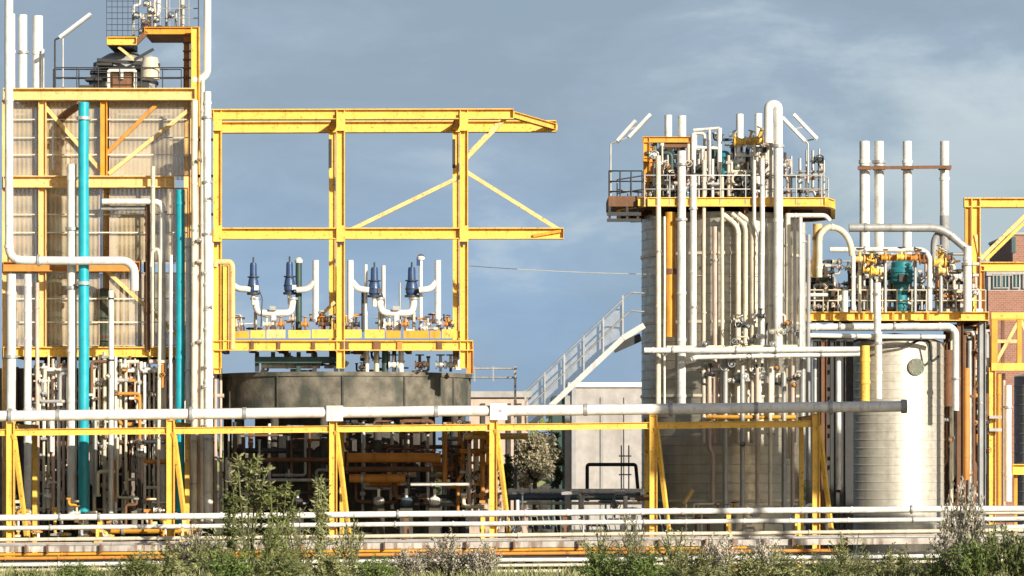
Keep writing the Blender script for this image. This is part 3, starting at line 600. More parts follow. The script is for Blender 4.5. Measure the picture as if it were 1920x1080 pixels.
for a, b in (((648, 436), (866, 330)), ((874, 322), (1050, 432)), ((952, 218), (872, 300))): beam(of, a, b, 7, .15, 'paleyellow', name='brace', sect='b')
beam(of, (940, 224, Yr), (882, 285, Yr), 6, 0, 'paleyellow', name='brace', sect='b')
beam(of, (1000, 442), (1052, 433), 5, -.1, 'amber', name='stiffener', sect='b')
beam(of, (592, 600), (628, 566), 6, 1, 'paleyellow', name='brace', sect='b')
for x in (408, 639, 870):
    for y, h in ((438, 30), (228, 34)):
        MB().box(V(x, y, -.2), (.32, .05, h / S(0))).build('gusset', 'yellow', of)
    for y in (455, 428): MB().box(V(x, y, -.18), (.16, .06, .16)).build('bolt_plate', 'dark', of)
for x in (623, 855):
    for y, h in ((283, 44), (310, 10)): MB().box(V(x - 4, y, Yr - .2), (.12, .1, h / S(Yr))).build('cable_clip', 'dark', of)
lc = thing('ladder_column', 'amber caged ladder column with a yellow pipe loop beside the corner risers', 'ladder', V(416, 660, .4))
beam(lc, (410, 500), (410, 655), 17, .3, 'orange', name='post'); beam(lc, (424, 498), (424, 655), 11, -.1, 'yellow', name='post')
MB().tube([V(404, 500, -.1), V(404, 491, -.1), V(433, 491, -.1), V(436, 500, -.1), V(436, 655, -.1)], 5 / S(0), 10).build('hoop', 'paleyellow', lc)
for y in range(515, 655, 16): MB().bar(V(403, y, .05), V(418, y, .05), .05, .05).build('rung', 'brown', lc)
# blue bottle actuators, U pipes and H pipes
def actuator(label, x, k, dark=False):
    Y = .9 + k; s = S(Y); t = thing('valve_actuator', label, 'actuator', V(x, 620, Y), 'blue valve actuators on the tank deck')
    q = V(x, 553, Y); f = lambda v: v / s
    MB().lathe([(f(7), 0), (f(10.5), f(6)), (f(11), f(14)), (f(9.5), f(24)), (f(7), f(32)), (f(6.5), f(52)), (f(5.5), f(56)), (0, f(57))], q, 20).build('body', 'blue', t)
    MB().tube([q + Vector((0, 0, f(56))), q + Vector((0, 0, f(66)))], f(1.6), 8).build('stem', 'dark', t)
    MB().lathe([(0, -f(2)), (f(12.5), -f(2)), (f(12.5), f(2)), (0, f(2))], q, 20).build('flange', 'dark', t)
    MB().tube([q, q - Vector((0, 0, f(20)))], f(4), 10).build('neck', 'white', t)
    for z in (14, 30): MB().lathe([(f(9.6), -f(1)), (f(11.6), -f(1)), (f(11.6), f(1)), (f(9.6), f(1))], q + Vector((0, 0, f(z))), 16).build('clamp_ring', 'dark', t)
    MB().box(q + Vector((f(7), -f(9), f(10))), (f(8), f(6), f(9))).build('gauge_box', random.choice(['steel', 'dark', 'white']), t)
    MB().tube([q + Vector((f(9), -f(6), f(12))), q + Vector((f(18), -f(4), f(-8))), q + Vector((f(15), 0, -f(60)))], f(1.1), 6, 4).build('cable', 'dark', t)
    k_ = random.uniform(.93, 1.08); t.scale = (k_, k_, random.uniform(.95, 1.05)); t.rotation_euler = (0, 0, random.uniform(-.5, .5))
actuator('blue bottle-shaped actuator beside the yellow pipe loop', 475, 0)
actuator('blue bottle-shaped actuator left of the black post', 543, .3)
actuator('blue bottle-shaped actuator between two slim white risers', 702, 0)
actuator('blue bottle-shaped actuator with a flagged white pole behind it', 772, .3)
for xa, xb, xm, lb in ((479, 549, 512, 'white U-shaped pipe linking the two blue actuators beside the yellow loop'), (712, 776, 743, 'white U-shaped pipe linking the two blue actuators beside the outer posts')):
    t = thing('u_pipe', lb, 'pipe', V(xm, 620, 1)); s = S(1)
    MB().tube([V(xa, 562, 1), V(xa + 3, 587, 1), V(xb - 3, 587, 1), V(xb, 562, 1)], 6.5 / s, 12, 3).build('bend', 'white', t)
    MB().tube([V(xm, 590, 1), V(xm, 622, 1)], 6 / s, 12).build('tee', 'white', t)
    for x in (xa, xb):
        MB().tube([V(x, 562, 1), V(x, 558, 1)], 10 / s, 12).build('flange', 'steel', t); MB().tube([V(x, 585, 1.3), V(x, 622, 1.3)], 3 / s, 8).build('leg', 'cream', t)
    MB().box(V(xm, 578, .85), (.25, .2, .16)).build('drain_box', 'steel', t)
def hpipe(label, x, xb, yb, mat='white', y0=488, y1=604):
    t = thing('vent_pipe', label, 'pipe', V(x, y1, .8)); s = S(.8)
    MB().tube([V(x, y0, .8), V(x, y1, .8)], 6 / s, 12).build('riser', mat, t)
    k = -1 if xb < x else 1
    MB().tube([V(xb, yb + 4, .8), V(x + 14 * k, yb + 2, .8), V(x + 3 * k, yb - 12, .8)], 6 / s, 12, 2.5).build('branch', mat, t)
    MB().tube([V(x, y1 - 6, .8), V(x, y1 - 2, .8)], 8 / s, 12).build('flange', 'steel', t)
    return t
hpipe('white vent pipe with a curved branch reaching toward the black post', 592, 556, 540)
hpipe('white vent pipe with a curved branch right beside the middle yellow post', 657, 692, 540)
hpipe('white vent pipe with a curved branch nearest the outer yellow post', 821, 786, 540)
pipe('white curved stub between the yellow loop and a blue actuator', [(436, 534, .8), (446, 541, .8), (470, 543, .8)], 6, .8, 'white', joints=[])
for lb, x, y0, r, m_ in (('black post with a white cap beside a blue actuator', 560, 492, 6, 'darkgreen'), ('black post right in front of the dark yellow column', 634, 500, 5, 'dark'), ('slim white pole with a small flag plate', 789, 486, 3.5, 'white'), ('slim white riser beside the curved vent branch', 686, 496, 3, 'white'), ('slim white riser close to a blue actuator in the middle bay', 719, 498, 4, 'white'), ('slim dark instrument post between the actuators', 680, 545, 2.5, 'dark'), ('slim grey instrument post beside the last blue actuator', 750, 530, 2, 'steel')):
    o = pipe(lb, [(x, y0), (x, 622)], r, 1.2, m_, name='post', cat='post', joints=[])
    if x in (560, 789): MB().lathe([(0, 0), (.14, .02), (.16, .12), (.08, .22), (0, .24)], V(x, y0 + 2, 1.2), 12).build('cap', 'white', o)
    if x == 789: MB().span(V(781, 498, 1.1), V(788, 482, 1.12)).build('flag_plate', 'blue', o)
for i, (x, m_) in enumerate(((452, 'steel'), (500, 'cream'), (526, 'orange'), (572, 'orange'), (604, 'brown'), (668, 'dark'), (730, 'cream'), (760, 'orange'), (802, 'steel'), (838, 'orange'))):
    t = thing('small_valve', 'small %s valve with handwheel on the yellow deck, %s' % ({'steel': 'grey', 'cream': 'cream', 'orange': 'orange', 'brown': 'rusty', 'dark': 'black'}[m_], ('beside the first blue actuator', 'under the first U-shaped pipe', 'under the second blue actuator', 'behind the black post', 'below the first vent pipe', 'under the middle vent pipe', 'under the third blue actuator', 'under the second U-shaped pipe', 'under the flagged pole', 'beside the outer yellow posts')[i]), 'valve', V(x, 622, .6))
    valve(t, (x, 608), 6, .6, m_, random.choice(['dark', 'steel', 'orange'])); MB().bar(V(x, 620, .6), V(x, 608, .6), .08, .08).build('stand', 'brown', t)
hf = thing('pipe_stand', 'dark green H-shaped pipe stand between the deck and the tank roof', 'stand', V(560, 697, .9))
MB().bar(V(478, 675, .8), V(642, 675, .8), .2, 12 / S(.8)).build('beam', 'darkgreen', hf)
for x in (482, 512, 560, 590, 630, 641): MB().bar(V(x, 697 if x != 512 else 676, 1), V(x, 660, 1), .15, .17).build('leg', random.choice(['darkgreen', 'dark']), hf)
for lb, pts, r in (('white pipe lying on the tank roof under the green stand', [(490, 686), (600, 686)], 5), ('short white pipe stub on the tank roof', [(608, 687), (646, 687), (652, 678)], 4)): pipe(lb, pts, r, 1.6, 'white')
for i, (x, m_, lb) in enumerate(((688, 'white', 'slim white drop pipe under the deck beside the green stand'), (706, 'cream', 'slim cream drop pipe under the deck'), (722, 'darkgreen', 'dark green drop pipe under the deck'), (739, 'dark', 'black drop pipe under the deck'), (752, 'white', 'thicker white drop pipe under the deck'))):
    pipe(lb, [(x, 657), (x, 698)], 4 + i % 3, .9, m_, joints=[.5])
for x, m_, lb in ((787, 'brown', 'rusty valve hanging under the deck'), (826, 'steel', 'grey valve on the tank roof'), (845, 'white', 'white valve on the tank roof beside the outer posts'), (738, 'white', 'white valve under the drop pipes')):
    t = thing('small_valve', lb, 'valve', V(x, 697, .8)); valve(t, (x, 684), 8, .8, m_, 'dark'); MB().bar(V(x, 697, .8), V(x, 684, .8), .1, .1).build('stand', 'dark', t)
# ------------------------------------------------------------------ stairs, pale building, tree, rails
st = thing('stair', 'long galvanised stair climbing from the pale building to the big silo', 'stair', V(990, 840, 1.5))
sA, sB, sC = (985, 806), (1168, 634), (1208, 610)
for Ys in (0.9, 2.1):
    mb = MB().bar(V(*sA, Ys), V(*sB, Ys), .07, 10 / S(1)); mb.bar(V(*sB, Ys), V(*sC, Ys), .07, 11 / S(1)); mb.build('stringer', 'steel' if Ys > 2 else 'galv', st)
    up = 72
    for k, nm in ((1, 'handrail'), (.52, 'mid_rail')):
        MB().tube([V(sA[0], sA[1] - up * k, Ys), V(sB[0] + 14, sB[1] - 14 - up * k, Ys), V(sC[0], sC[1] - up * k + 12, Ys)], .035, 7).build(nm, 'steel', st)
    for u in (0.0, .2, .4, .6, .8, 1.0):
        x, y = sA[0] + (sB[0] - sA[0]) * u, sA[1] + (sB[1] - sA[1]) * u; MB().bar(V(x, y, Ys), V(x + up * 0, y - up - (8 if u == 1 else 2), Ys), .06, .06).build('post', 'steel', st)
for k in range(26):
    u = k / 26; x, y = sA[0] + (sB[0] - sA[0]) * u, sA[1] + (sB[1] - sA[1]) * u; MB().box(V(x, y - 1, 1.5), (.27, 1.1, .035)).build('tread', 'steel', st)
ip = MB(); a0, a1, b0, b1 = V(sA[0], sA[1] - 8, 2.16), V(sA[0], sA[1] - 66, 2.16), V(sB[0], sB[1] - 8, 2.16), V(sB[0], sB[1] - 66, 2.16)
for k in range(110):
    u = k / 109
    ip.bar(a0.lerp(b0, u), a1.lerp(b1, u), .016, .016)
ip.build('infill_bars', 'steel', st)
MB().bar(V(1064, 742, 1.5), (V(1064, 0, 1.5).x, 1.5, 0), .2, .2).build('support_post', 'grey', st); MB().bar(V(1150, 655, 1.5), V(1202, 632, 1.5), .15, .3).build('landing_bracket', 'dark', st)
pb = thing('pale_building', 'pale grey metal clad shed with white roof edge behind the stair', 'building', (V(1150, 0, 52).x, 52, 0))
mb = MB(); a, b = V(1070, 0, 48), V(1238, 726, 48); mb.span((a.x, 48, 0), (b.x, 56, b.z)); mb.build('wall', 'lightwall', pb)
MB().span((a.x - .15, 47.85, b.z), (b.x + .15, 56.15, V(0, 717, 48).z)).build('roof', 'lamp', pb)
for x in (1126, 1170): MB().span((V(x, 0, 48).x, 47.93, 0.0), (V(x + (5 if x < 1150 else 2), 0, 48).x, 47.997, V(0, 745, 48).z)).build('downpipe', 'grey', pb)
MB().span((V(1072, 0, 48).x, 47.9, 0), (V(1080, 0, 48).x, 47.997, b.z - .02)).build('corner_trim', 'grey', pb)
an = MB().span((V(1036, 0, 48).x, 48.6, 0), (a.x - .01, 56, V(0, 742, 48).z)); tag(an.build('side_shed', 'darkgreen'), 'dark narrow lean-to against the pale metal shed', 'shed')
lb_ = thing('low_building', 'low pale flat building far behind the tank and stair', 'building', (V(930, 0, 40).x, 40, 0))
a, b = V(880, 0, 40), V(990, 745, 40); MB().span((a.x, 40, 0), (b.x, 46, b.z)).build('wall', 'pink', lb_); MB().span((a.x - .2, 39.8, b.z), (b.x + .2, 46.2, b.z + .3)).build('roof', 'lightwall', lb_)
for x in (902, 925, 950, 970): MB().span((V(x, 0, 40).x, 39.9, .1), (V(x + 8, 0, 40).x, 39.995, b.z - .3)).build('doorway', 'darkconcrete', lb_)
pg = thing('pipe_portal', 'dark portal frame of pipe standing before the pale metal shed', 'portal', V(1150, 920, 12))
MB().tube([V(1101, 940, 12), V(1101, 871, 12), V(1192, 871, 12), V(1198, 940, 12)], 3.4 / S(12), 8, 1.5).build('frame', 'dark', pg)
for x in (1165, 1179): MB().tube([V(x, 935, 12), V(x, 835, 12)], 1.3 / S(12), 6).build('upright', 'grey', pg)
for y in (855, 890): MB().tube([V(1160, y, 12), V(1184, y, 12)], 1.2 / S(12), 6).build('rung', 'grey', pg)
tr_ = thing('tank_rail', 'galvanised guard rail leading from the tank top toward the stair', 'railing', V(925, 745, 5))
for y in (691, 708): MB().tube([V(884, y, 4), V(968, y, 7)], .045, 7).build('rail', 'steel', tr_)
for x, Y in ((890, 4.2), (925, 5.4), (966, 7)): MB().bar(V(x, 760 if x > 950 else 715, Y), V(x, 687, Y), .09 if x > 950 else .05, .09).build('post', 'grey', tr_)
MB().bar(V(966, 750, 7), (V(966, 0, 7).x, 7, 0), .12, .12).build('leg', 'grey', tr_)
pipe('white pipe crossing in front of the pale tree and shed', [(952, 921), (1206, 921)], 5, 2.5, 'white')
pipe('dark blue pipe just under the white pipe before the pale shed', [(955, 932), (1206, 932)], 6, 2.2, 'slate')
pipe('slim cream pipe low before the pale shed', [(970, 943), (1204, 943)], 3, 1.8, 'cream')
cb = MB()
def sag(a, b, d, n=14): return [a.lerp(b, i / n) - Vector((0, 0, d * 4 * (i / n) * (1 - i / n))) for i in range(n + 1)]
for lb, a, b, d in (('thin pale cable sagging from the open frame to the big silo', V(872, 498, 3), V(1208, 514, 1.6), .1), ('thin pale cable wrapped round the big silo', V(1206, 514, 1.4), V(1476, 519, .9), .03)):
    tag(MB().tube(sag(a, b, d * .5), .012, 6, 0).build('cable', 'cream'), lb, 'cable')
# ------------------------------------------------------------------ BIG SILO and its round platform
TY = 4.2
bs = thing('silo', 'big round metal clad silo wrapped in pipes under the round yellow platform', 'silo', (V(1352, 0, TY).x, TY, 0))
rb = 149 / S(TY); c = Vector((V(1352, 0, TY).x, TY, 0)); zt = V(0, 396, 1).z
def ringed(c, r, z0, z1, step, seg=64):
    pr = [(r, z0)]; z = z0 + step
    while z < z1 - .02: pr += [(r, z - .03), (r + .012, z - .018), (r + .012, z + .018), (r, z + .03)]; z += step
    return MB().lathe(pr + [(r, z1)], c, seg)
ringed(c, rb, 0, zt, .36).build('shell', 'tank', bs)
MB().lathe([(rb, zt), (0, zt + .4)], c, 48).build('roof', 'tank', bs)
for z in (2.2, 6.2, 9.0, 11.6): MB().lathe([(rb + .005, z - .05), (rb + .05, z - .05), (rb + .05, z + .05), (rb + .005, z + .05)], c, 64).build('band', 'cream', bs)
pl = thing('round_platform', 'round yellow edged platform on top of the big silo', 'platform', (c.x, TY, zt + .2))
ro = 205 / S(2); zd = V(0, 384, .5).z
PL = [V(1212, 0, .4), V(1549, 0, .4), V(1562, 0, 1.6), V(1562, 0, 7), V(1520, 0, 8.4), V(1200, 0, 8.4), V(1160, 0, 7), V(1160, 0, 2.4)]
PL = [Vector((p.x, p.y, 0)) for p in PL]
n_ = len(PL); MB().add([p + Vector((0, 0, z)) for z in (zd, zd + .08) for p in PL], [tuple(range(n_))[::-1], tuple(range(n_, 2 * n_))]).build('deck', 'brown', pl)
for a, b in zip(PL, PL[1:] + PL[:1]):
    d_ = (b - a).normalized() * .06; MB().ibeam(a + d_ + Vector((0, 0, zd + .1)), b - d_ + Vector((0, 0, zd + .1)), .16, .34).build('edge_beam', 'yellow', pl)
for k in range(12):
    a = 2 * math.pi * k / 12 + .2; d = Vector((math.cos(a), math.sin(a), 0)); MB().ibeam(c + d * (rb - .1) + Vector((0, 0, zd - .16)), c + d * (rb + .55) + Vector((0, 0, zd - .16)), .16, .3).build('bracket', 'brown', pl)
rl = bpy.data.objects.new('railing', None); COL.objects.link(rl); rl.parent = pl; rl.location = c + Vector((0, 0, zd)) - wloc(pl)
for h in (1.1, .58): MB().tube([p * .985 + c * .015 * Vector((1, 1, 0)).length * 0 + Vector((0, 0, zd + h)) for p in PL + PL[:1]], .026, 6, 0).build('rail', 'steel', rl)
for a, b in zip(PL, PL[1:] + PL[:1]):
    k_ = max(1, round((b - a).length / .95))
    for i_ in range(k_):
        p = (a.lerp(b, i_ / k_)) * .985 + Vector((0, 0, zd)); MB().tube([p, p + Vector((0, 0, 1.1))], .026, 6).build('post', 'steel', rl)
sp = thing('side_platform', 'small dark side landing jutting out from the round yellow platform', 'platform', V(1170, 380, 2))
MB().span(V(1141, 387, .8), V(1206, 380, 4.0)).build('deck', 'brown', sp)
beam(sp, (1196, 380), (1236, 380), 13, .7, 'yellow', sect='b')
for y, w_ in ((401, 7), (413, 6)): MB().bar(V(1138, y, .8), V(1202, y, .8), .1, w_ / S(1)).build('under_rail', 'dark', sp)
for x in (1143, 1176, 1196): MB().bar(V(x, 415, .85), V(x, 386, .85), .09, .09).build('hanger', 'dark', sp)
railing(sp, [(1142, 378, 3.8), (1142, 378, .9), (1204, 378, .9)], 58, 0, 'dark', 22, 1.4, (1, .66, .33))
lamp('pair of white tube flood lamps tilted over the dark side landing', 1145, 378, [(1158, 264, 1192, 226), (1180, 257, 1220, 214)], 1.0, group='tilted flood lamp pairs over the round platform')
lamp('pair of white tube flood lamps leaning down beyond the hooked pipe', 1515, 378, [(1468, 220, 1510, 264), (1489, 214, 1533, 260)], 1.0, group='tilted flood lamp pairs over the round platform')
for i, (x, y0, r) in enumerate(((1253, 216, 7), (1279, 217, 7.5), (1387, 214, 7), (1422, 213, 7))):
    pipe(('white vent stack on the silo top nearest the orange frame', 'white vent stack on the silo top above the white riser', 'white vent stack on the silo top above the yellow valves', 'white vent stack on the silo top beside the hooked pipe')[i], [(x, y0), (x, 384)], r, 3.0, 'white', name='vent_stack', cat='stack', group='white vent stacks on the silo top', joints=[.3], seg=14)
of2 = thing('process_frame', 'orange pipework frame standing on the round platform', 'frame', V(1255, 384, 1.8))
for a, b, h, m_ in (((1212, 258), (1212, 384), 11, 'amber'), ((1222, 276), (1222, 340), 7, 'orange'), ((1205, 262), (1296, 262), 11, 'amber'), ((1246, 272), (1300, 272), 9, 'brown'), ((1206, 300), (1230, 300), 8, 'amber'), ((1206, 338), (1240, 338), 6, 'paleyellow')):
    beam(of2, a, b, h, 1.8, m_, name='post' if a[0] == b[0] else 'beam')
wf = thing('white_frame', 'white square tube frame on the round platform around the dark cabinet', 'frame', V(1325, 384, 1.7))
for a, b, r in (((1300, 250), (1300, 384), 5), ((1349, 240), (1349, 322), 4.5), ((1300, 244), (1349, 240), 3), ((1306, 276), (1349, 278), 3), ((1318, 280), (1318, 335), 3), ((1330, 242), (1330, 276), 2.5)): MB().tube([V(*a, 1.7), V(*b, 1.7)], r / S(1.7), 8).build('tube', 'white', wf)
cbx = thing('control_cabinet', 'dark green control cabinet on the round platform', 'cabinet', V(1332, 384, 2.3))
MB().span(V(1321, 330, 2.1), V(1346, 282, 2.7)).build('body', 'darkgreen', cbx); MB().span(V(1323, 326, 2.05), V(1344, 306, 2.098)).build('door', 'dark', cbx); MB().bar(V(1333, 384, 2.4), V(1333, 330, 2.4), .15, .15).build('stand', 'dark', cbx)
tp = thing('pump', 'upright blue green pump on the round platform beside the dark cabinet', 'pump', V(1358, 384, 2)); s = S(2)
MB().lathe([(9 / s, 0), (9 / s, 34 / s), (12 / s, 35 / s), (12 / s, 40 / s), (7 / s, 46 / s), (0, 48 / s)], V(1358, 330, 2), 18).build('body', 'pumpteal', tp); MB().tube([V(1358, 384, 2), V(1358, 330, 2)], 5 / s, 10).build('stand', 'dark', tp)
yv = thing('valve_manifold', 'yellow valve manifold above the round platform beside the hooked pipe', 'valve set', V(1405, 384, 1.6))
MB().tube([V(1374, 266, 1.6), V(1446, 262, 1.6)], 6 / S(1.6), 10).build('header', 'yellow', yv)
for x, y, s_, m_ in ((1387, 266, 11, 'yellow'), (1405, 262, 8, 'paleyellow'), (1422, 262, 11, 'yellow'), (1440, 268, 10, 'pink'), (1386, 290, 8, 'white'), (1390, 300, 7, 'white')): valve(yv, (x, y), s_ * .85, 1.4, m_, 'steel', random.choice(((0, 0, 1), (.3, -.2, 1), (-.6, -.3, .7))))
for x in (1380, 1412, 1440): MB().tube([V(x, 384, 1.7), V(x, 268, 1.7)], 3 / S(1.7), 8).build('riser', random.choice(['white', 'cream']), yv)
hw = thing('hose_reel', 'pale hose reel wheel on the round platform', 'hose reel', V(1384, 384, 1.0))
MB().torus(V(1384, 336, 1.0), 11 / S(1), .05, (0, 1, 0), 24, 8).build('hose', 'cream', hw); MB().tube([V(1384, 336, .9), V(1384, 336, 1.4)], .07, 10).build('hub', 'dark', hw); MB().bar(V(1384, 380, 1.3), V(1384, 336, 1.3), .08, .08).build('stand', 'dark', hw)
for i, (lb, xs, hy, Y, m_) in enumerate((('dense dark manifold on the round platform behind the cream risers', [1236, 1244, 1252, 1262, 1270], 312, 2.0, 'steel'), ('tangle of grey valves on the round platform below the white frame', [1310, 1322, 1336, 1350, 1366], 345, 1.2, 'steel'), ('white and grey manifold on the round platform under the yellow valves', [1372, 1396, 1410, 1424, 1436], 322, 1.3, 'cream'), ('manifold of slim steel risers beyond the hooked pipe', [1472, 1484, 1500, 1512, 1524, 1536], 330, 2.4, 'steel'))):
    manifold(lb, xs, 292 if i < 3 else 286, 382, Y, hy, m_, 2.6, 3.5, .9)
for i, (x, y, m_, lb) in enumerate(((1226, 292, 'white', 'white dome valve beside the orange platform frame'), (1262, 330, 'brown', 'rusty valve among the silo top risers'), (1398, 345, 'dark', 'black valve under the yellow valves'), (1442, 330, 'cream', 'cream round valve beside the hooked pipe'), (1535, 300, 'dark', 'dark junction valve at the end of the round platform rail'), (1313, 318, 'darkgreen', 'dark green valve beside the cabinet'), (1258, 352, 'white', 'white valve low among the silo top risers'))):
    t = thing('small_valve', lb, 'valve', V(x, 384, 1.5)); valve(t, (x, y), 8, 1.1, m_, random.choice(['steel', 'dark']), (0, -1, 0)); MB().bar(V(x, 383, 1.25), V(x, y, 1.25), .06, .06).build('stand', 'dark', t)
# risers on the silo face
G = 'risers on the big silo'
for lb, pts, r, Y, m_ in (
    ('cream riser nearest the edge of the big silo, beside the amber duct', [(1234, 292), (1234, 760)], 5, .4, 'cream'),
    ('white riser just past the amber duct on the big silo', [(1278, 283), (1278, 770)], 8, .3, 'white'),
    ('white riser topped by the white platform frame', [(1300, 330), (1300, 655)], 6, .3, 'white'),
    ('slim cream riser third past the amber duct', [(1320, 300), (1320, 830)], 3.6, .5, 'cream'),
    ('pinkish flat riser on the bright face of the big silo', [(1341, 425), (1341, 830)], 5.5, .75, 'pink'),
    ('slim cream riser starting under the platform on the bright silo face', [(1354, 330), (1354, 830)], 3.4, .5, 'cream'),
    ('cream bent riser sweeping out from under the platform', [(1356, 402), (1384, 424), (1384, 830)], 5, .6, 'cream'),
    ('second cream bent riser beside the first sweeping one', [(1372, 400), (1398, 422), (1398, 830)], 4.2, .55, 'cream'),
    ('third cream bent riser of the sweeping ones', [(1384, 400), (1411, 420), (1411, 830)], 4.6, .55, 'cream'),
    ('slim pale riser running up past the platform edge to the yellow valves', [(1414, 300), (1414, 420), (1424, 440), (1424, 835)], 3.5, .3, 'white'),
    ('white riser beside the thick hooked pipe', [(1429, 296), (1429, 655)], 4.6, .2, 'white'),
    ('cream riser with clamps close to the thick hooked pipe', [(1446, 418), (1446, 850)], 6, .4, 'cream'),
    ('slim cream riser behind the thick hooked pipe', [(1477, 400), (1477, 860)], 5, .5, 'cream'),
    ('pale grey riser at the shaded edge of the big silo', [(1505, 418), (1505, 900)], 6, .6, 'steel'),
    ('slim white riser between the silo and the right-hand platform', [(1501, 408), (1501, 655)], 3.6, -.1, 'white'),
    ('slim grey riser just past the silo edge', [(1516, 440), (1516, 900)], 4, 1.6, 'grey')):
    pipe(lb, pts, r, Y, m_, group=G, fil=3)
pipe('thick white hooked pipe curving over above the round platform', [(1440, 268), (1441, 196), (1459, 196), (1459, 665)], 8.5, .0, 'white', group=G, fil=1.8, seg=16, joints=[.3, .55, .8])
pipe('tall cream pipe climbing the inner side of the hooked pipe', [(1446, 384), (1446, 230)], 4, .6, 'cream')
am = thing('amber_duct', 'amber vertical duct, its shade in the colour, in two lengths on the big silo', 'duct', V(1257, 640, .6))  # amber puts the shade on the yellow duct into its colour
for y0, y1 in ((398, 505), (513, 632)): MB().tube([V(1257, y0, .7), V(1257, y1, .7)], 10 / S(.7), 14).build('section', 'amber', am); MB().bar(V(1249, y0, .95), V(1249, y1, .95), .1, .12).build('backplate', 'brown', am)
MB().tube([V(1257, 504, .7), V(1257, 514, .7)], 12 / S(.7), 14).build('collar', 'brown', am)
for lb, pts, r, Y, m_ in (('upper horizontal white pipe crossing the face of the big silo', [(1208, 657), (1612, 655)], 5.5, -.5, 'white'), ('lower horizontal white pipe crossing the face of the big silo', [(1296, 674), (1304, 670), (1612, 664)], 4.5, -.4, 'white'), ('cream horizontal pipe behind the upper crossing pipe', [(1250, 652), (1500, 650)], 4, .0, 'cream')):
    pipe(lb, pts, r, Y, m_)
for i, (x, y) in enumerate(((1213, 660), (1246, 662), (1322, 645), (1376, 640), (1402, 612), (1408, 640), (1448, 622), (1448, 645), (1476, 606), (1404, 668), (1456, 690), (1488, 722))):
    nm = ('at the silo edge', 'just past the cream riser', 'below the slim cream riser', 'on the bright silo face', 'high on the sweeping risers', 'low on the sweeping risers', 'upper on the clamped riser', 'lower on the clamped riser', 'behind the hooked pipe', 'between the two crossing pipes', 'under the hooked pipe', 'low at the shaded silo edge')[i]
    t = thing('small_valve', 'small valve on the silo pipework, ' + nm, 'valve', V(x, y + 8, -.2), 'small valves on the silo pipework'); valve(t, (x, y), 5, -.25, random.choice(['cream', 'steel', 'dark', 'orange']), random.choice(['dark', 'steel']), (0, -1, 0))
manifold('manifold of slim risers at the foot of the big silo in the shade', [1330, 1360, 1392, 1420, 1444, 1470, 1486], 690, 955, .2, 782, 'steel', 4, 4, .3, 'amber')
pipe('bent yellow strut at the foot of the big silo', [(1282, 945), (1300, 918)], 4, -.3, 'paleyellow', joints=[])
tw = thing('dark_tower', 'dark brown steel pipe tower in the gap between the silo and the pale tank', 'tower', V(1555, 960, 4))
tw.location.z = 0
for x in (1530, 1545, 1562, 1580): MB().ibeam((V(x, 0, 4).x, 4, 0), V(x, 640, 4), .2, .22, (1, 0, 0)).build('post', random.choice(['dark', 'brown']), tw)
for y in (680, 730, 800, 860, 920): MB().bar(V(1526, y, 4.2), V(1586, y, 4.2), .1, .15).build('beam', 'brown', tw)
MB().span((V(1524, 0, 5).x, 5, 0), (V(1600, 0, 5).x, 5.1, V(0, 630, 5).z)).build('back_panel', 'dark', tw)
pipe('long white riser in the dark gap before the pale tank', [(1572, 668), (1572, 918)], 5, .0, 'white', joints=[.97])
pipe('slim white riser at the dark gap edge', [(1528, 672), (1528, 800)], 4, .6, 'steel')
# ------------------------------------------------------------------ PALE ROUND TANK and the right-hand platform
RYc = 7.0
rt = thing('storage_tank', 'pale ring clad round tank with a round manhole cover', 'tank', (V(1677, 0, RYc).x, RYc, 0))
r2 = 93 / S(RYc); c2 = Vector((V(1677, 0, RYc).x, RYc, 0)); z2 = V(0, 640, 5).z
ringed(c2, r2, .9, z2, .33).build('shell', 'paletank', rt)
MB().lathe([(r2 + .04, 0), (r2 + .04, .9), (r2 - .3, .9)], c2, 48).build('skirt', 'paletank', rt)
MB().lathe([(r2, z2), (r2 * .6, z2 + .28), (0, z2 + .4)], c2, 48).build('roof', 'paletank', rt)
an_ = math.radians(-72); dd = Vector((math.cos(an_), math.sin(an_), 0)); mc = Vector((c2.x, c2.y, V(0, 688, 5.1).z)) + dd * (r2 - .02)
MB().lathe([(0, .09), (16.5 / S(5), .09), (16.5 / S(5), 0)], mc, 28, axis=dd).build('manhole_cover', 'vessel', rt)
for k in range(8):
    a = k * math.pi / 4; u = Vector((-dd.y, dd.x, 0)); p = mc + dd * .095 + u * math.cos(a) * .27 + Vector((0, 0, math.sin(a) * .27)); MB().tube([p, p + dd * .03], .025, 6).build('bolt', 'grey', rt)
cable = [V(1650, 652, 4.7), V(1700, 648, 4.7), V(1728, 636, 4.7), V(1744, 640, 4.7), V(1746, 680, 4.9), V(1760, 668, 5)]
tag(MB().tube(cable, .05, 8, 4).build('hose', 'dark'), 'black hose looping across the top of the pale ring clad tank', 'hose')
rpf = thing('square_platform', 'yellow edged platform with grey legs over the pale ring clad tank', 'platform', (V(1680, 0, 6).x, 6, 0))
PY = 4.6
beam(rpf, (1508, 593), (1852, 593), 17, PY, 'yellow'); beam(rpf, (1520, 597), (1842, 597), 15, PY + 7, 'amber', name='rear_beam')
MB().span((V(1510, 0, PY).x, PY + .15, V(0, 590, PY).z), (V(1850, 0, PY).x, PY + 7, V(0, 588, PY).z)).build('deck', 'brown', rpf)
for x in (1512, 1600, 1690, 1770, 1848): MB().ibeam(V(x, 596, PY + .2), V(x, 596, PY + .2) + Vector((0, 6.7, 0)), .18, .3).build('joist', 'brown', rpf)
beam(rpf, (1512, 616), (1830, 616), 9, PY + .5, 'dark', name='under_beam'); beam(rpf, (1512, 634), (1600, 634), 8, PY + .5, 'dark', name='under_beam')
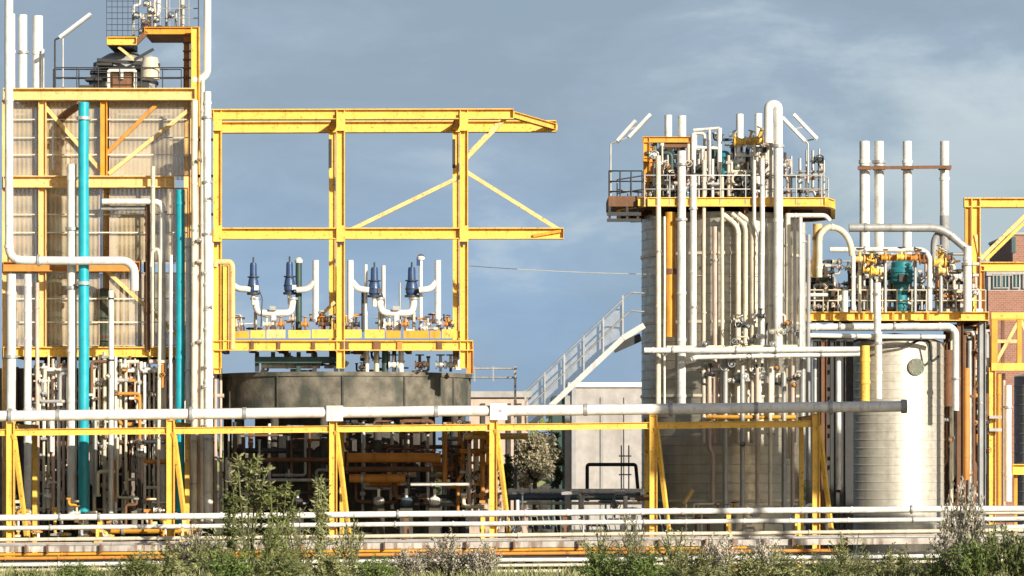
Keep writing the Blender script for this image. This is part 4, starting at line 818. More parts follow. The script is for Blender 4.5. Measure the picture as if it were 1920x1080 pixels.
for x, m_ in ((1842, 'grey'), (1800, 'brown'), (1516, 'grey')): MB().ibeam((V(x, 0, PY + .3).x, PY + .3, 0), V(x, 600, PY + .3), .2, .24, (1, 0, 0)).build('leg', m_, rpf)
for x in (1560, 1620, 1675, 1740, 1800): MB().box(V(x, 593, PY - .14), (.08, .05, .3)).build('stiffener', 'amber', rpf)
railing(rpf, [(1516, 588, PY + .1), (1848, 588, PY + .1)], 46, 0, 'cream', 30, 1.3)
railing(rpf, [(1526, 588, PY + 6.9), (1840, 588, PY + 6.9)], 44, 0, 'steel', 36, 1.2)
for lb, pts, r, Y, m_ in (
    ('white pipe running under the square platform and dropping beside the pale tank', [(1512, 613), (1782, 612), (1792, 622), (1792, 770)], 6.5, 4.3, 'white'),
    ('slim white pipe under the square platform below the long white one', [(1516, 629), (1772, 632)], 4.5, 4.4, 'white'),
    ('white drop pipe in front of the pale tank beside the yellow one', [(1647, 622), (1647, 748)], 7, 4.2, 'white'),
    ('yellow drop pipe in front of the pale tank', [(1622, 648), (1622, 752)], 9, 4.25, 'yellow'),
    ('white pipe arch over the square platform around the blue pump', [(1556, 468), (1730, 468), (1743, 480), (1743, 582)], 5, 3.6, 'white'),
    ('thick pale grey pipe crossing between the stacks and bending down', [(1592, 427), (1766, 427), (1812, 466)], 8, 5, 'steel'),
    ('grey curved pipe dropping from the thick pale crossing pipe', [(1766, 432), (1752, 448), (1751, 490)], 7, 5.2, 'grey'),
    ('cream curved pipe leaving the silo above the square platform', [(1536, 520), (1536, 440), (1552, 424), (1578, 430), (1594, 452), (1598, 480)], 6, 2.4, 'cream'),
    ('white riser through the square platform beside the blue pump', [(1645, 530), (1645, 626)], 7, 2.9, 'white'),
    ('slim white riser on the square platform under the yellow valves', [(1600, 480), (1600, 582)], 4, 3.4, 'white'),
    ('white short riser on the square platform', [(1584, 545), (1584, 585)], 6, 3.3, 'white'),
    ('white flanged riser at the end of the square platform', [(1814, 462), (1814, 585)], 8, 4, 'white'),
    ('slim white hooped pipe on the square platform beside the silo', [(1506, 582), (1506, 553), (1552, 553)], 3.5, 2.8, 'white'),
    ('thick yellow elbow pipe hanging beside the silo edge', [(1533, 420), (1533, 474), (1526, 520)], 9, 2.7, 'paleyellow'),
    ('long grey pipe leaving the round platform toward the square one', [(1478, 404), (1548, 404), (1556, 414)], 4.5, .8, 'white')):
    pipe(lb, pts, r, Y, m_, fil=3)
cs = thing('stack_group_tie', 'rusty steel tie bar bolted across the four tall white stacks', 'tie bar', V(1695, 316, 8.6))
MB().bar(V(1608, 315, 8.5), V(1784, 313, 8.5), .06, 6 / S(8.5)).build('bar', 'brown', cs)
for x in (1621, 1648, 1701, 1771): MB().lathe([(.215, -.08), (.25, -.08), (.25, .08), (.215, .08)], V(x, 315, 9), 18).build('clamp', 'brown', cs)
for x, y1, r, lb in ((1621, 585, 9.5, 'tall white stack first from the silo'), (1648, 585, 9, 'tall white stack second from the silo, close to the first'), (1701, 585, 8.5, 'tall white stack standing alone behind the blue pump'), (1771, 405, 8.5, 'tall white stack with a grey lower end, above the bent crossing pipe')):
    o = pipe(lb, [(x, 265), (x, y1)], r, 9, 'white', name='stack', cat='stack', group='tall white stacks behind the square platform', seg=16, joints=[.12, .5] if y1 > 500 else [.5])
    if y1 < 500: MB().tube([V(x, 404, 9), V(x, 585, 9)], 9 / S(9), 16).build('lower_section', 'grey', o)
bp = thing('pump', 'big upright teal blue pump on the square platform', 'pump', V(1690, 588, 6)); s = S(6); q = V(1690, 584, 6)
MB().lathe([(12 / s, 0), (12 / s, 30 / s), (10 / s, 32 / s), (14 / s, 40 / s), (14 / s, 50 / s), (21 / s, 54 / s), (22 / s, 78 / s), (19 / s, 82 / s), (19 / s, 92 / s), (10 / s, 96 / s), (0, 97 / s)], q, 24).build('body', 'pumpteal', bp)
for z in (8, 20, 58, 66, 74): MB().lathe([((12 if z < 40 else 21.5) / s, -.03), ((14 if z < 40 else 24) / s, -.03), ((14 if z < 40 else 24) / s, .03), ((12 if z < 40 else 21.5) / s, .03)], q + Vector((0, 0, z / s)), 24).build('fin', 'pumpteal', bp)
MB().box(q + Vector((0, -.45, 1.3)), (.3, .2, .3)).build('terminal_box', 'dark', bp); MB().lathe([(0, 0), (18 / s, 0), (18 / s, 4 / s), (0, 4 / s)], q - Vector((0, 0, 3 / s)), 24).build('base_flange', 'dark', bp)
ya = thing('valve_manifold', 'yellow and orange valve manifold under the white pipe arch', 'valve set', V(1665, 588, 3.9))
MB().tube([V(1602, 484, 3.9), V(1738, 482, 3.9)], 6 / S(3.9), 10).build('header', 'orange', ya)
for x, y, s_, m_ in ((1612, 486, 10, 'paleyellow'), (1634, 490, 9, 'yellow'), (1642, 510, 10, 'yellow'), (1660, 484, 8, 'amber'), (1690, 482, 9, 'yellow'), (1716, 484, 9, 'orange'), (1732, 490, 8, 'brown'), (1626, 505, 8, 'yellow'), (1650, 492, 8, 'dark')): valve(ya, (x, y), s_ * .85, 3.6, m_, 'dark', random.choice(((0, 0, 1), (.3, -.2, 1), (-.6, -.3, .7))))
for x in (1612, 1634, 1660, 1716): MB().tube([V(x, 586, 3.9), V(x, 484, 3.9)], 3 / S(3.9), 8).build('riser', random.choice(['cream', 'white', 'steel']), ya)
yb_ = thing('valve_manifold', 'yellow valves beside the grey curved pipe', 'valve set', V(1765, 588, 4.4))
for x, y, s_, m_ in ((1762, 492, 12, 'yellow'), (1778, 484, 8, 'brown'), (1768, 508, 9, 'paleyellow'), (1762, 474, 7, 'yellow')): valve(yb_, (x, y), s_ * .85, 4.2, m_, 'steel', random.choice(((0, 0, 1), (.3, -.2, 1), (-.6, -.3, .7))))
MB().tube([V(1764, 586, 4.4), V(1764, 478, 4.4)], 4 / S(4.4), 8).build('riser', 'steel', yb_)
for lb, xs, y0, y1, Y, hy, m_ in (('grey manifold on the square platform close to the silo', [1518, 1528, 1540, 1552, 1564, 1574], 528, 586, 6.6, 548, 'cream'), ('white manifold on the square platform below the yellow valves', [1596, 1608, 1620, 1632, 1658], 520, 586, 6.7, 552, 'white'), ('dark manifold on the square platform behind the blue pump', [1668, 1680, 1704, 1716, 1728], 520, 586, 6.6, 556, 'steel'), ('white and rusty manifold at the end of the square platform', [1756, 1770, 1784, 1798, 1810, 1822], 500, 586, 6.8, 545, 'white')):
    manifold(lb, xs, y0, y1, Y, hy, m_, 2.6, 3.5, .95)
manifold('tall manifold of rusty and grey pipes beside the pale tank', [1776, 1784, 1800, 1808, 1818, 1826, 1834], 625, 975, 7.6, 660, 'brown', 4, 4, .8)
manifold('second tall manifold of pale pipes behind the square platform leg', [1790, 1806, 1822, 1846, 1854], 640, 970, 8.6, 700, 'steel', 4, 4, .6)
for lb, x, y0, y1, r, m_, Y in (('brown lagged pipe tight beside the pale tank', 1779, 656, 762, 8, 'brown', 7.2), ('orange lagged pipe beside the square platform leg', 1812, 690, 900, 6, 'orange', 6.8), ('long dark grey pipe beside the square platform leg', 1838, 605, 965, 5, 'grey', 5.0)):
    pipe(lb, [(x, y0), (x, y1)], r, Y, m_)
# ------------------------------------------------------------------ far right frame, truss, tank and brick building
ef = thing('end_frame', 'yellow steel frame with a double diagonal at the edge of the plant', 'steel frame', (V(1850, 0, 10).x, 10, 0))
for a, b, h, m_, nm in (((1808, 380), (1990, 380), 17, 'yellow', 'beam'), ((1836, 500), (1990, 500), 17, 'yellow', 'beam'), ((1829, 372), (1829, 590), 17, 'yellow', 'post'), ((1840, 500), (1840, 590), 10, 'orange', 'post'), ((1838, 486), (1930, 396), 7, 'paleyellow', 'brace'), ((1848, 488), (1940, 398), 6, 'yellow', 'brace'), ((1829, 440), (1838, 486), 6, 'paleyellow', 'brace')):
    beam(ef, a, b, h, 10, m_, name=nm, sect='b' if nm == 'brace' else 'i')
beam(ef, (1814, 388, 14.5), (1814, 480, 14.5), 11, 0, 'amber', name='rear_post'); beam(ef, (1814, 384, 14.5), (1990, 384, 14.5), 13, 0, 'amber', name='rear_beam')
beam(ef, (1829, 590), (1829, 985), 14, 10, 'orange', name='post')
tc_ = thing('truss_cage', 'yellow cross braced truss cage on a yellow post beside the brick building', 'truss', V(1885, 690, 8.5))
for a, b, h, m_ in (((1858, 592), (1990, 592), 12, 'yellow'), ((1858, 688), (1990, 688), 14, 'yellow'), ((1864, 586), (1864, 695), 11, 'amber'), ((1911, 590), (1911, 690), 8, 'amber'), ((1868, 640), (1911, 640), 6, 'paleyellow'), ((1866, 682), (1911, 600), 6, 'paleyellow'), ((1914, 600), (1950, 684), 6, 'paleyellow')):
    beam(tc_, a, b, h, 8.5, m_, name='member', sect='b')
for a, b, h, m_ in (((1858, 596), (1990, 596), 10, 'amber'), ((1858, 686), (1990, 686), 10, 'amber'), ((1880, 600), (1880, 684), 6, 'brown')): beam(tc_, a, b, h, 11, m_, name='rear_member', sect='b')
MB().ibeam((V(1860, 0, 8.5).x, 8.5, 0), V(1860, 690, 8.5), .2, .26, (1, 0, 0)).build('post', 'yellow', tc_)
pipe('amber riser standing beside the truss cage post', [(1873, 700), (1873, 960)], 4, 8.7, 'amber')
pipe('white riser beside the small grey tank at the plant edge', [(1890, 722), (1890, 940)], 7, 8.6, 'white')
pipe('slim pinkish riser beside the truss cage post', [(1882, 700), (1882, 960)], 3.4, 9.2, 'pink')
for y in (782, 806): MB().box(V(1866, y, 8.2), (.5, .2, .12)).build('clamp', 'steel', tc_)
gt = thing('storage_tank', 'small grey round tank cut by the picture edge under the truss cage', 'tank', (V(1950, 0, 13).x, 13, 0))
ringed(Vector((V(1950, 0, 13).x, 13, 0)), 48 / S(13), 0, V(0, 705, 12).z, .4, 36).build('shell', 'grey', gt); MB().lathe([(48 / S(13), 0), (0, .3)], Vector((V(1950, 0, 13).x, 13, V(0, 705, 12).z)), 36).build('roof', 'grey', gt)
eb = thing('edge_beam', 'bright yellow low beam in front of the small grey tank', 'beam', V(1930, 960, 9)); beam(eb, (1898, 880), (2000, 880), 20, 9, 'yellow'); MB().bar((V(1904, 0, 9.2).x, 9.2, 0), V(1904, 872, 9.2), .14, .14).build('leg', 'amber', eb)
bb = thing('brick_building', 'red brick building with a pale window band behind the yellow end frame', 'building', (V(1900, 0, 45).x, 45, 0))
BY = 45.0; xL = V(1853, 0, BY).x; xR = V(2080, 0, BY).x
def zz(y): return V(0, y, BY).z
MB().span((xL, BY, 0), (xR, BY + 10, zz(545))).build('wall', 'brick', bb)
MB().span((xL, BY + .02, zz(545)), (xR, BY + 9.9, zz(508))).build('window_band', 'lightwall', bb)
for x in (1862, 1878, 1898, 1918): MB().span((V(x, 0, BY).x, BY - .05, zz(540)), (V(x + 13, 0, BY).x, BY + .015, zz(514))).build('window', 'glass', bb)
for wo in [o for o in bb.children if o.name.startswith('window') and 'band' not in o.name]:
    cs_ = [Vector(v.co) + wloc(bb) for v in wo.data.vertices]; xa_, xb_, za_, zb_ = min(v.x for v in cs_), max(v.x for v in cs_), min(v.z for v in cs_), max(v.z for v in cs_)
    f_ = MB()
    for z in (za_, zb_): f_.bar((xa_ - .03, BY - .09, z), (xb_ + .03, BY - .09, z), .08, .06)
    for x in (xa_, (xa_ + xb_) / 2, xb_): f_.bar((x, BY - .085, za_ + .05), (x, BY - .085, zb_ - .05), 0.05, .05)
    f_.build('frame', 'lightwall', wo)
MB().span((V(1899, 0, BY).x, BY, zz(508) + .003), (xR, BY + 8, zz(440))).build('upper_wall', 'brick', bb); MB().span((V(1897, 0, BY).x, BY - .06, zz(474)), (V(1904, 0, BY).x, BY - .003, zz(444))).build('dark_window', 'glass', bb)
MB().span((V(1897, 0, BY).x, BY - .1, zz(440)), (xR, BY + 8.1, zz(436))).build('roof', 'lightwall', bb); MB().span((xL - .1, BY - .1, zz(508) - .25), (V(1898.5, 0, BY).x, BY + 9, zz(508) + .05)).build('roof_edge', 'lightwall', bb)
# ------------------------------------------------------------------ dense secondary pipework
def pipework(label, x0, y0, x1, y1, Y0, Y1, n, mats, r0, r1, nv=.5, vert=.65, stub=60):
    t = thing('pipework', label, 'pipework', V((x0 + x1) / 2, y1, (Y0 + Y1) / 2))
    for i in range(n):
        Y = random.uniform(Y0, Y1); x, y = random.uniform(x0, x1), random.uniform(y0, y1); pts = [(x, y)]; v = random.random() < vert
        for k in range(random.choice((1, 2, 2, 3))):
            l = random.uniform(.3, 1.3) * stub * (1 if v else .55) * random.choice((-1, 1))
            nx, ny = (x, min(max(y + l, y0), y1)) if v else (min(max(x + l, x0), x1), y)
            if abs(nx - x) + abs(ny - y) > 8: pts.append((nx, ny)); x, y = nx, ny
            v = not v
        if len(pts) < 2: continue
        m_ = random.choice(mats); r = random.uniform(r0, r1); MB().tube([V(a, b, Y) for a, b in pts], r / S(Y), 8).build('pipe', m_, t)
        for (a, b) in (pts[0], pts[-1]):
            if random.random() < .6: MB().box(V(a, b, Y), ((r * 2.9) / S(Y),) * 2 + (r * 1.3 / S(Y),)).build('flange', random.choice(mats), t)
        if random.random() < nv: valve(t, ((pts[0][0] + pts[1][0]) / 2, (pts[0][1] + pts[1][1]) / 2), random.uniform(3.5, 6.5), Y - .12, random.choice(mats), random.choice(('steel', 'dark', m_)), random.choice(((0, -1, 0), (0, 0, 1), (.5, -.8, 0))))
    return t
LT = ['white', 'cream', 'steel', 'pink', 'white', 'cream']; MX = LT + ['dark', 'darkgreen', 'brown', 'grey', 'dark', 'darkgreen', 'dark', 'vessel', 'brown', 'dark']; RU = ['brown', 'orange', 'dark', 'brown', 'dark', 'steel', 'brown', 'pink']
for lb, x, y0, r, Y, m_ in (('dark upright drum on the round platform behind the orange frame', 1240, 292, 26, 4.6, 'dark'), ('green grey drum on the round platform behind the white frame', 1318, 276, 26, 4.9, 'darkgreen'), ('grey drum on the round platform behind the yellow valves', 1402, 296, 28, 4.7, 'grey')):
    vessel(lb, x, y0, 383, r, Y, m_, bands=(.25, .7), legs=False)
for lb, x, y0, r, Y, m_ in (('pale grey drum on the square platform close to the silo', 1545, 512, 24, 7.4, 'grey'), ('cream drum on the square platform under the white arch', 1628, 508, 24, 8.6, 'cream'), ('grey drum on the square platform beside the end riser', 1788, 505, 26, 8.3, 'steel')):
    vessel(lb, x, y0, 588, r, Y, m_, bands=(.25, .7), legs=False)
pipework('dense dark pipework behind the white frame on the round platform', 1212, 262, 1300, 380, 1.4, 3.6, 38, MX, 1.8, 4.4)
pipework('dense green and grey pipework around the dark cabinet', 1300, 250, 1372, 380, 1.5, 3.4, 36, MX, 1.8, 4.4)
pipework('dense pale pipework below the yellow valves of the round platform', 1372, 270, 1450, 380, 1.3, 3.6, 34, MX + ['yellow'], 1.8, 4.4)
pipework('light open pipework at the rail end of the round platform', 1468, 300, 1545, 380, 1.6, 4, 12, LT, 1.2, 2.6)
pipework('busy pipework on the square platform close to the silo', 1508, 490, 1600, 582, 5.2, 7.0, 34, MX, 1.8, 4.2)
pipework('busy yellow and white pipework under the white arch', 1598, 478, 1682, 582, 6.0, 8.0, 34, MX + ['yellow', 'amber'], 1.8, 4.2)
pipework('busy white pipework between the blue pump and the grey curved pipe', 1702, 490, 1758, 582, 6.0, 8.0, 18, LT + ['dark', 'grey'], 1.6, 4)
pipework('busy white and rusty pipework at the end of the square platform', 1752, 470, 1836, 582, 5.2, 7.6, 28, LT + RU, 1.8, 4.4)
pipework('tangled white pipework under the deck between the white risers', 66, 684, 128, 955, .9, 4.2, 44, LT + ['brown', 'grey'], 2, 4.4, stub=90)
pipework('tangled pale pipework under the deck around the slim risers', 172, 678, 262, 955, .9, 4.4, 56, LT + ['brown', 'orange', 'dark'], 2, 4.4, stub=90)
pipework('tangled pale pipework under the deck below the right-angled pipe', 258, 678, 336, 955, .9, 4.4, 50, LT + ['brown', 'orange', 'dark'], 2, 4.4, stub=90)
pipework('low yellow and white pipework at the foot of the clad frame', 30, 935, 356, 1010, -3.6, -1.5, 34, ['amber', 'white', 'cream', 'steel', 'orange', 'yellow', 'brown'], 2, 4.5, vert=.45, stub=40)
pipework('rusty pipework packed under the concrete tank', 648, 790, 880, 945, -.6, .6, 44, RU, 2, 4.6, vert=.25, stub=110)
pipework('black pipework packed under the tank behind the saplings', 425, 800, 640, 950, -.4, .6, 18, ['dark', 'dark', 'brown', 'grey', 'steel'], 1.6, 3.6, vert=.3, stub=110)
pipework('orange and white pipework beside the middle rack post', 866, 812, 935, 950, -1.4, .4, 24, ['orange', 'white', 'brown', 'cream', 'amber', 'dark'], 2, 4.6, stub=60)
pipework('low steel pipework behind the top low pipe under the silo', 1230, 945, 1560, 1005, -4.5, -1.5, 26, ['steel', 'white', 'cream', 'brown', 'amber', 'grey'], 1.8, 4, vert=.35, stub=60)
pipework('low pale pipework behind the slatted barrier', 930, 925, 1225, 1000, -4.5, -1.5, 24, ['steel', 'white', 'grey', 'slate', 'brown'], 1.8, 4, vert=.3, stub=60)
pipework('rusty and white pipework filling the gap beyond the pale tank', 1776, 620, 1850, 985, 8.0, 9.4, 46, RU + ['white', 'white', 'steel', 'grey'], 2, 5, stub=110)
pipework('slim pipework below the crossing pipes on the silo face', 1300, 672, 1500, 720, .1, .8, 26, ['cream', 'steel', 'dark', 'grey', 'white'], 1.5, 3.2, vert=.4, stub=36)
pipework('small fittings around the sweeping risers above the crossing pipes', 1376, 590, 1500, 655, .0, .5, 18, ['cream', 'steel', 'dark', 'white', 'grey'], 1.4, 2.8, vert=.5, stub=30)
pipework('fine pipework across the deck between the blue actuators', 440, 590, 850, 620, .5, 3.5, 46, ['white', 'cream', 'orange', 'brown', 'steel', 'dark', 'pink'], 1.4, 3, vert=.5, stub=34)
pipework('fine pipework hanging under the deck above the concrete tank', 470, 660, 860, 696, .8, 3.0, 26, ['white', 'dark', 'darkgreen', 'brown', 'cream'], 1.6, 3.6, vert=.65, stub=30)
bk = thing('backing_panel', 'dark steel backing panel added in the gap beyond the pale tank', 'tower', (V(1812, 0, 10).x, 10, 0))  # dark panel added as backing so the gap reads dark
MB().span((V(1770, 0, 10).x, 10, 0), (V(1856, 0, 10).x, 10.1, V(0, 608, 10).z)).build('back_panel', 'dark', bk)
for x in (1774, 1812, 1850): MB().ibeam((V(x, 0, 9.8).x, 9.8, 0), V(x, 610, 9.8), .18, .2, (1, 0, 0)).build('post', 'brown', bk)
for lb, x in (('extra white riser between the amber duct and the cream riser on the silo', 1246), ('extra slim cream riser beside the white riser on the silo', 1289), ('slim white riser squeezed between the clamped and hooked pipes', 1437), ('slim steel riser just beyond the hooked pipe', 1470), ('slim grey riser on the far curve of the silo', 1490)):
    pipe(lb, [(x, 398 + random.randint(0, 30)), (x, random.choice((650, 760, 830)))], random.uniform(2.2, 3.4), .55 if x < 1480 else 1.0, random.choice(['cream', 'white', 'steel']), group=G)
for lb, y, r, m_, Y in (('cream low pipe passing behind the pale wild flowers beyond the pale tank', 962, 4, 'cream', 3.4), ('white low pipe beyond the pale tank near the ground', 990, 5, 'white', 2.6), ('dark low pipe beyond the pale tank', 976, 4, 'dark', 3.0)):
    pipe(lb, [(1772, y), (1990, y - 2)], r, Y, m_)
# ------------------------------------------------------------------ unseen sloped box added beside the view to shade rack end and tank feet
cg = thing('shade_caster', 'unseen sloped box on legs added beside the plant to cast shade', 'shade caster', (34, -33, 0))
gx0, gx1 = Vector((24.2, -33.2, 17.7)), Vector((43.5, -33.2, 15.2))
MB().bar(gx0, gx1, 2.5, 5.1).build('shade_box', 'lightwall', cg); MB().bar(gx0 + Vector((-.3, 0, 2.7)), gx1 + Vector((.3, 0, 2.7)), 3.0, .28).build('roof', 'steel', cg)
for x in (25.5, 42.0):
    for y in (-34.2, -32.4): MB().ibeam((x, y, 0), (x, y, 14.9 if x < 30 else 12.7), .2, .24, (1, 0, 0)).build('leg', 'grey', cg)
    for z in (4, 8, 12): MB().bar((x, -34, z), (x, -32.5, z), .12, .16).build('brace', 'grey', cg)
# ------------------------------------------------------------------ plants
def leafquad(mb, p, d, n, l, w_):
    s_ = d.cross(n).normalized() * w_ / 2; i = len(mb.v)
    mb.v += [p, p + d * l * .5 + s_, p + d * l, p + d * l * .5 - s_]; mb.f.append([i, i + 1, i + 2, i + 3]); mb.sm.append(False)
def rv(): return Vector((random.gauss(0, 1), random.gauss(0, 1), random.gauss(0, 1))).normalized()
def plant_mesh(kind, h, rad, nsh, nl, ll, lw):
    st_, lf = MB(), MB()
    for i in range(nsh):
        a = random.uniform(0, 2 * math.pi); q = math.sqrt(random.random())
        if kind == 'spire': tip = Vector((math.cos(a) * rad * q * .4, math.sin(a) * rad * q * .4, h * random.uniform(.75, 1)))
        else: tip = Vector((math.cos(a) * rad * q, math.sin(a) * rad * q, h * (1 - .55 * q * q) * random.uniform(.55, 1.0)))
        base = Vector((tip.x * .15, tip.y * .15, 0)); ctl = Vector((tip.x * .35, tip.y * .35, tip.z * .6)) + rv() * .12
        f = lambda u: base * (1 - u) ** 2 + ctl * 2 * u * (1 - u) + tip * u * u
        st_.tube([f(u / 5) for u in range(6)], .008 + .004 * h, 4, 0, False)
        tw = [(f, 1.0)]
        nb = 9 if kind == 'spire' else 4
        for j in range(nb):
            u0 = random.uniform(.25, .95); b0 = f(u0); dr = rv(); dr.z = abs(dr.z) * .8 + .3; dr.normalize()
            ln = (rad * .55 * (1.15 - u0) if kind == 'spire' else rad * .38) * random.uniform(.6, 1.2); b1 = b0 + dr * ln
            st_.tube([b0, b0.lerp(b1, .5) + rv() * .02, b1], .005, 4, 0, False)
            tw.append((lambda u, b0=b0, b1=b1: b0.lerp(b1, u), .5))
        for g_, wt in tw:
            for k in range(int(nl * wt)):
                u = random.uniform(.2, 1) ** .8; p = g_(u) + rv() * .035; d = (rv() + Vector((0, 0, .35))).normalized()
                leafquad(lf, p, d, rv(), ll * random.uniform(.6, 1.25), lw * random.uniform(.7, 1.2))
    return st_, lf
def plant_proto(kind, h, rad, nsh, nl, ll, lw, n):
    out = []
    for i in range(n):
        a, b = plant_mesh(kind, h, rad, nsh, nl, ll, lw); out.append((a, b))
    return out
PR = {'shrub': plant_proto('round', 1.7, 1.1, 34, 15, .15, .06, 4), 'wispy': plant_proto('round', 1.9, .9, 22, 11, .15, .04, 3), 'dry': plant_proto('round', 1.7, .95, 44, 20, .075, .06, 3), 'spire': plant_proto('spire', 4.0, 1.25, 4, 34, .20, .065, 3)}
HT = {'shrub': 1.7, 'wispy': 1.9, 'dry': 1.7, 'spire': 4.0}
CACHE = {}
def plant(label, x, ytop, hw, Y, kind, mat, cat='shrub', group=None, name=None):
    i = random.randrange(len(PR[kind])); key = (kind, i, mat); b = V(x, 0, Y); b.z = 0
    t = thing(name or {'shrub': 'shrub', 'wispy': 'weed_clump', 'dry': 'dry_flower_bush', 'spire': 'sapling'}[kind], label, cat, b, group)
    if key not in CACHE:
        a, l = PR[kind][i]; so = a.build('stems', 'stem', None, (0, 0, 0)); lo = l.build('foliage', mat, None, (0, 0, 0)); CACHE[key] = (so, lo)
        pair = CACHE[key]
    else: pair = [o.copy() for o in CACHE[key]]; [COL.objects.link(o) for o in pair]
    for o in pair: o.parent = t; o.location = (0, 0, 0)
    h = CH + (HZ - ytop) / S(Y); k = (1.02 if kind == 'spire' else 1.16) * h / HT[kind]; rw = hw / S(Y) / {'shrub': 1.1, 'wispy': .9, 'dry': .95, 'spire': .62}[kind]
    t.scale = (rw, rw, k); t.rotation_euler = (0, 0, random.uniform(0, 6.28)); return t
G1 = 'green shrubs along the bottom edge'
for x, y, hw, Y, kind, mat, lb in (
    (465, 832, 48, -15, 'spire', 'olive', 'tallest green sapling rising before the dark opening under the concrete tank'),
    (522, 888, 40, -15.5, 'spire', 'leaf', 'mid-height green sapling just past the tallest one'),
    (598, 878, 36, -16, 'spire', 'olive', 'thin green sapling beside the rack post under the anchor box'),
    (428, 905, 36, -16.5, 'spire', 'leaf', 'leaning green sapling on the near side of the corner risers'),
    (560, 965, 60, -18, 'wispy', 'olive', 'feathery olive weed clump between the saplings'),
    (490, 950, 66, -19, 'wispy', 'leaf', 'thick green weed clump at the foot of the tallest sapling'),
    (655, 965, 46, -17, 'wispy', 'olive', 'feathery olive weed clump beyond the thin sapling'),
    (400, 985, 66, -18, 'wispy', 'olive', 'feathery olive weed clump below the corner risers'),
    (310, 1026, 72, -20, 'shrub', 'olive', 'round olive shrub below the second rack post'),
    (240, 1042, 66, -22, 'shrub', 'leaf', 'low green shrub below the tall teal pipe'),
    (140, 1056, 60, -22, 'shrub', 'grassy', 'low bright green shrub below the white risers'),
    (50, 1068, 50, -22, 'shrub', 'leaf', 'lowest green shrub at the picture corner below the white pipes'),
    (420, 1032, 72, -24, 'shrub', 'grassy', 'bright green shrub under the leaning sapling'),
    (520, 1026, 72, -24, 'shrub', 'leaf', 'dark green shrub under the mid-height sapling'),
    (615, 1034, 62, -23, 'shrub', 'olive', 'olive shrub under the thin sapling'),
    (700, 1042, 56, -23, 'shrub', 'grassy', 'bright green low shrub next to the pale dry flower bush'),
    (362, 985, 40, -17, 'dry', 'dry', 'pale dry flower bush among the weeds below the corner risers'),
    (835, 1006, 66, -19, 'dry', 'dry', 'wide pale dry flower bush before the middle rack posts'),
    (902, 1012, 46, -19.5, 'dry', 'dry', 'smaller pale dry flower bush beside the middle rack post foot'),
    (768, 1026, 48, -20, 'dry', 'dry', 'low pale dry flower bush beside the bright low shrub'),
    (1125, 985, 46, -17, 'wispy', 'olive', 'feathery olive weed clump before the slatted barrier'),
    (1188, 978, 58, -18, 'wispy', 'drytree', 'pale feathery weed clump beside the slatted barrier end'),
    (1268, 982, 56, -18, 'wispy', 'olive', 'feathery olive weed clump at the brace of the silo rack post'),
    (1130, 1032, 62, -24, 'shrub', 'grassy', 'bright green shrub below the slatted barrier'),
    (1210, 1032, 72, -25, 'shrub', 'grassy', 'large bright green shrub below the silo rack post'),
    (1300, 1028, 68, -25, 'shrub', 'olive', 'olive shrub below the bent yellow strut'),
    (1385, 1038, 58, -24, 'shrub', 'olive', 'olive shrub below the middle of the big silo'),
    (1462, 1032, 66, -24, 'shrub', 'olive', 'low olive shrub below the shaded silo edge'),
    (1345, 1000, 52, -18, 'dry', 'dry', 'pale dry flower bush before the silo foot'),
    (1432, 1008, 44, -18, 'dry', 'dry', 'small pale dry flower bush before the shaded silo foot'),
    (1535, 1044, 56, -22, 'shrub', 'leaf', 'low dark green shrub below the shaded rack post'),
    (1592, 992, 52, -20, 'wispy', 'olive', 'feathery olive weed clump before the pale tank edge'),
    (1600, 1048, 48, -23, 'shrub', 'olive', 'olive shrub in front of the pale tank edge'),
    (1680, 1030, 60, -23, 'shrub', 'olive', 'olive shrub in front of the pale round tank'),
    (1755, 1034, 50, -24, 'shrub', 'leaf', 'dark green shrub below the pale tank side'),
    (1835, 1000, 70, -25, 'shrub', 'grassy', 'bright green shrub below the pale wild flower bush'),
    (1905, 985, 66, -25, 'shrub', 'leaf', 'tall dark green shrub at the picture corner below the truss cage'),
    (1808, 900, 46, -16, 'dry', 'dry', 'tall pale wild flower bush before the rusty pipes by the pale tank'),
    (1780, 960, 40, -17, 'dry', 'dry', 'pale wild flower bush leaning against the pale tank side'),
    (1870, 972, 44, -18, 'wispy', 'olive', 'feathery olive weed clump below the white riser at the plant edge')):
    plant(lb, x, y, hw, Y, kind, mat, 'sapling' if kind == 'spire' else 'bush', G1 if kind == 'shrub' else None)
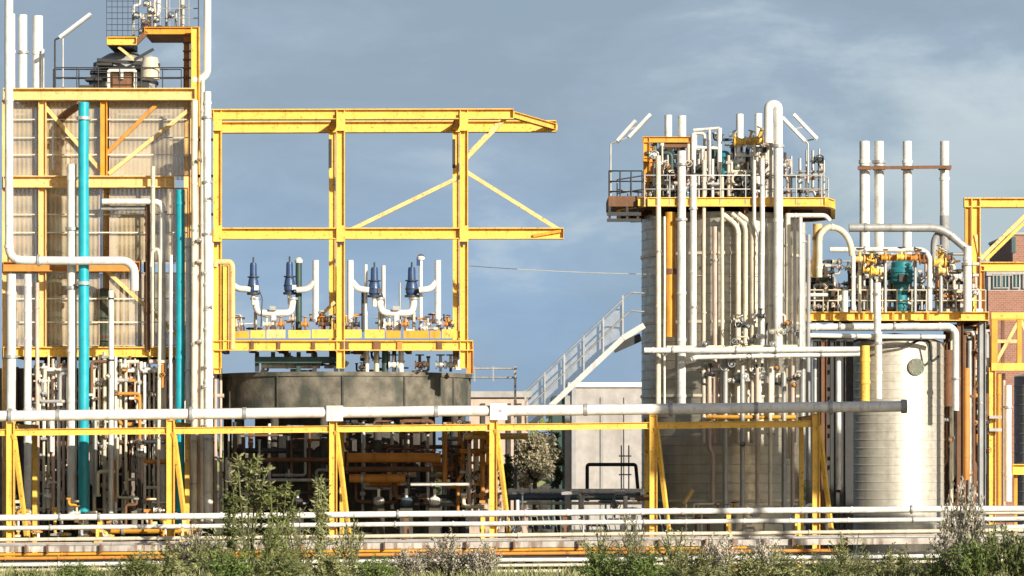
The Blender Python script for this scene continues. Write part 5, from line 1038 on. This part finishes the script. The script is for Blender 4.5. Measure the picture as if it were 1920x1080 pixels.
# pale tree and dark conifer behind
def tree(label, x, ytop, ybot, hw, Y, mat, n, name='tree', ll=.16):
    b = V(x, 0, Y); b.z = 0; t = thing(name, label, 'tree', b); s = S(Y); zt_, zb_ = CH + (HZ - ytop) / s, CH + (HZ - ybot) / s; zb_ = max(zb_, .8); r = hw / s
    tk = MB(); tk.cone((b.x, b.y, 0), (b.x, b.y, zb_ + (zt_ - zb_) * .4), .14, .07)
    lf = MB(); hc = (zt_ - zb_) / 2; cc = Vector((b.x, b.y, zb_ + hc)); lobes = []
    for k in range(26):
        d = rv() * random.uniform(.3, .85); p = cc + Vector((d.x * r, d.y * r, d.z * hc)); lobes.append((p, random.uniform(.22, .42) * r))
        tk.cone((b.x, b.y, zb_ + hc * .4), p, .04, .012, 5)
    for k in range(n):
        p, q = random.choice(lobes); v = rv() * q * random.uniform(.5, 1.1); leafquad(lf, p + v, (rv() + Vector((0, 0, -.1))).normalized(), rv(), ll * random.uniform(.6, 1.3), ll * .5)
    tk.build('trunk', 'bark', t); lf.build('crown', mat, t); return t
tree('pale grey green tree standing between the concrete tank and the pale shed', 1003, 800, 930, 50, 6, 'drytree', 5200)
tree('dark narrow conifer close to the pale metal shed', 1045, 800, 940, 14, 17, 'leaf', 1800, 'conifer')
tree('dark bush of a tree behind the steel rail and the middle rack post', 952, 850, 935, 20, 16, 'leaf', 1500)
hd = MB()
for k in range(9000):
    x = random.uniform(-150, 150); y = 150 + random.uniform(0, 8); hmax = 5.5 + 1.8 * math.sin(x * .13) + 1.2 * math.sin(x * .41 + 1); z = hmax * random.random() ** .7
    leafquad(hd, Vector((x, y, z)), rv(), rv(), random.uniform(.8, 1.5), .7)
tag(hd.build('treeline', 'leaf'), 'far dark green treeline closing the horizon behind the plant', 'treeline', kind='stuff')
gr = MB()
for k in range(9000):
    Y = random.uniform(-27, -12.5); x = random.uniform(-.168, .168) * (120 + Y); 
    if Y > -15 and random.random() < .6: continue
    leafquad(gr, Vector((x, Y, 0)), (rv() * .5 + Vector((0, 0, 1))).normalized(), rv(), random.uniform(.15, .5), .035)
tag(gr.build('grass', 'olive'), 'rough olive grass growing along the gravel in front of the low pipes', 'grass', kind='stuff')
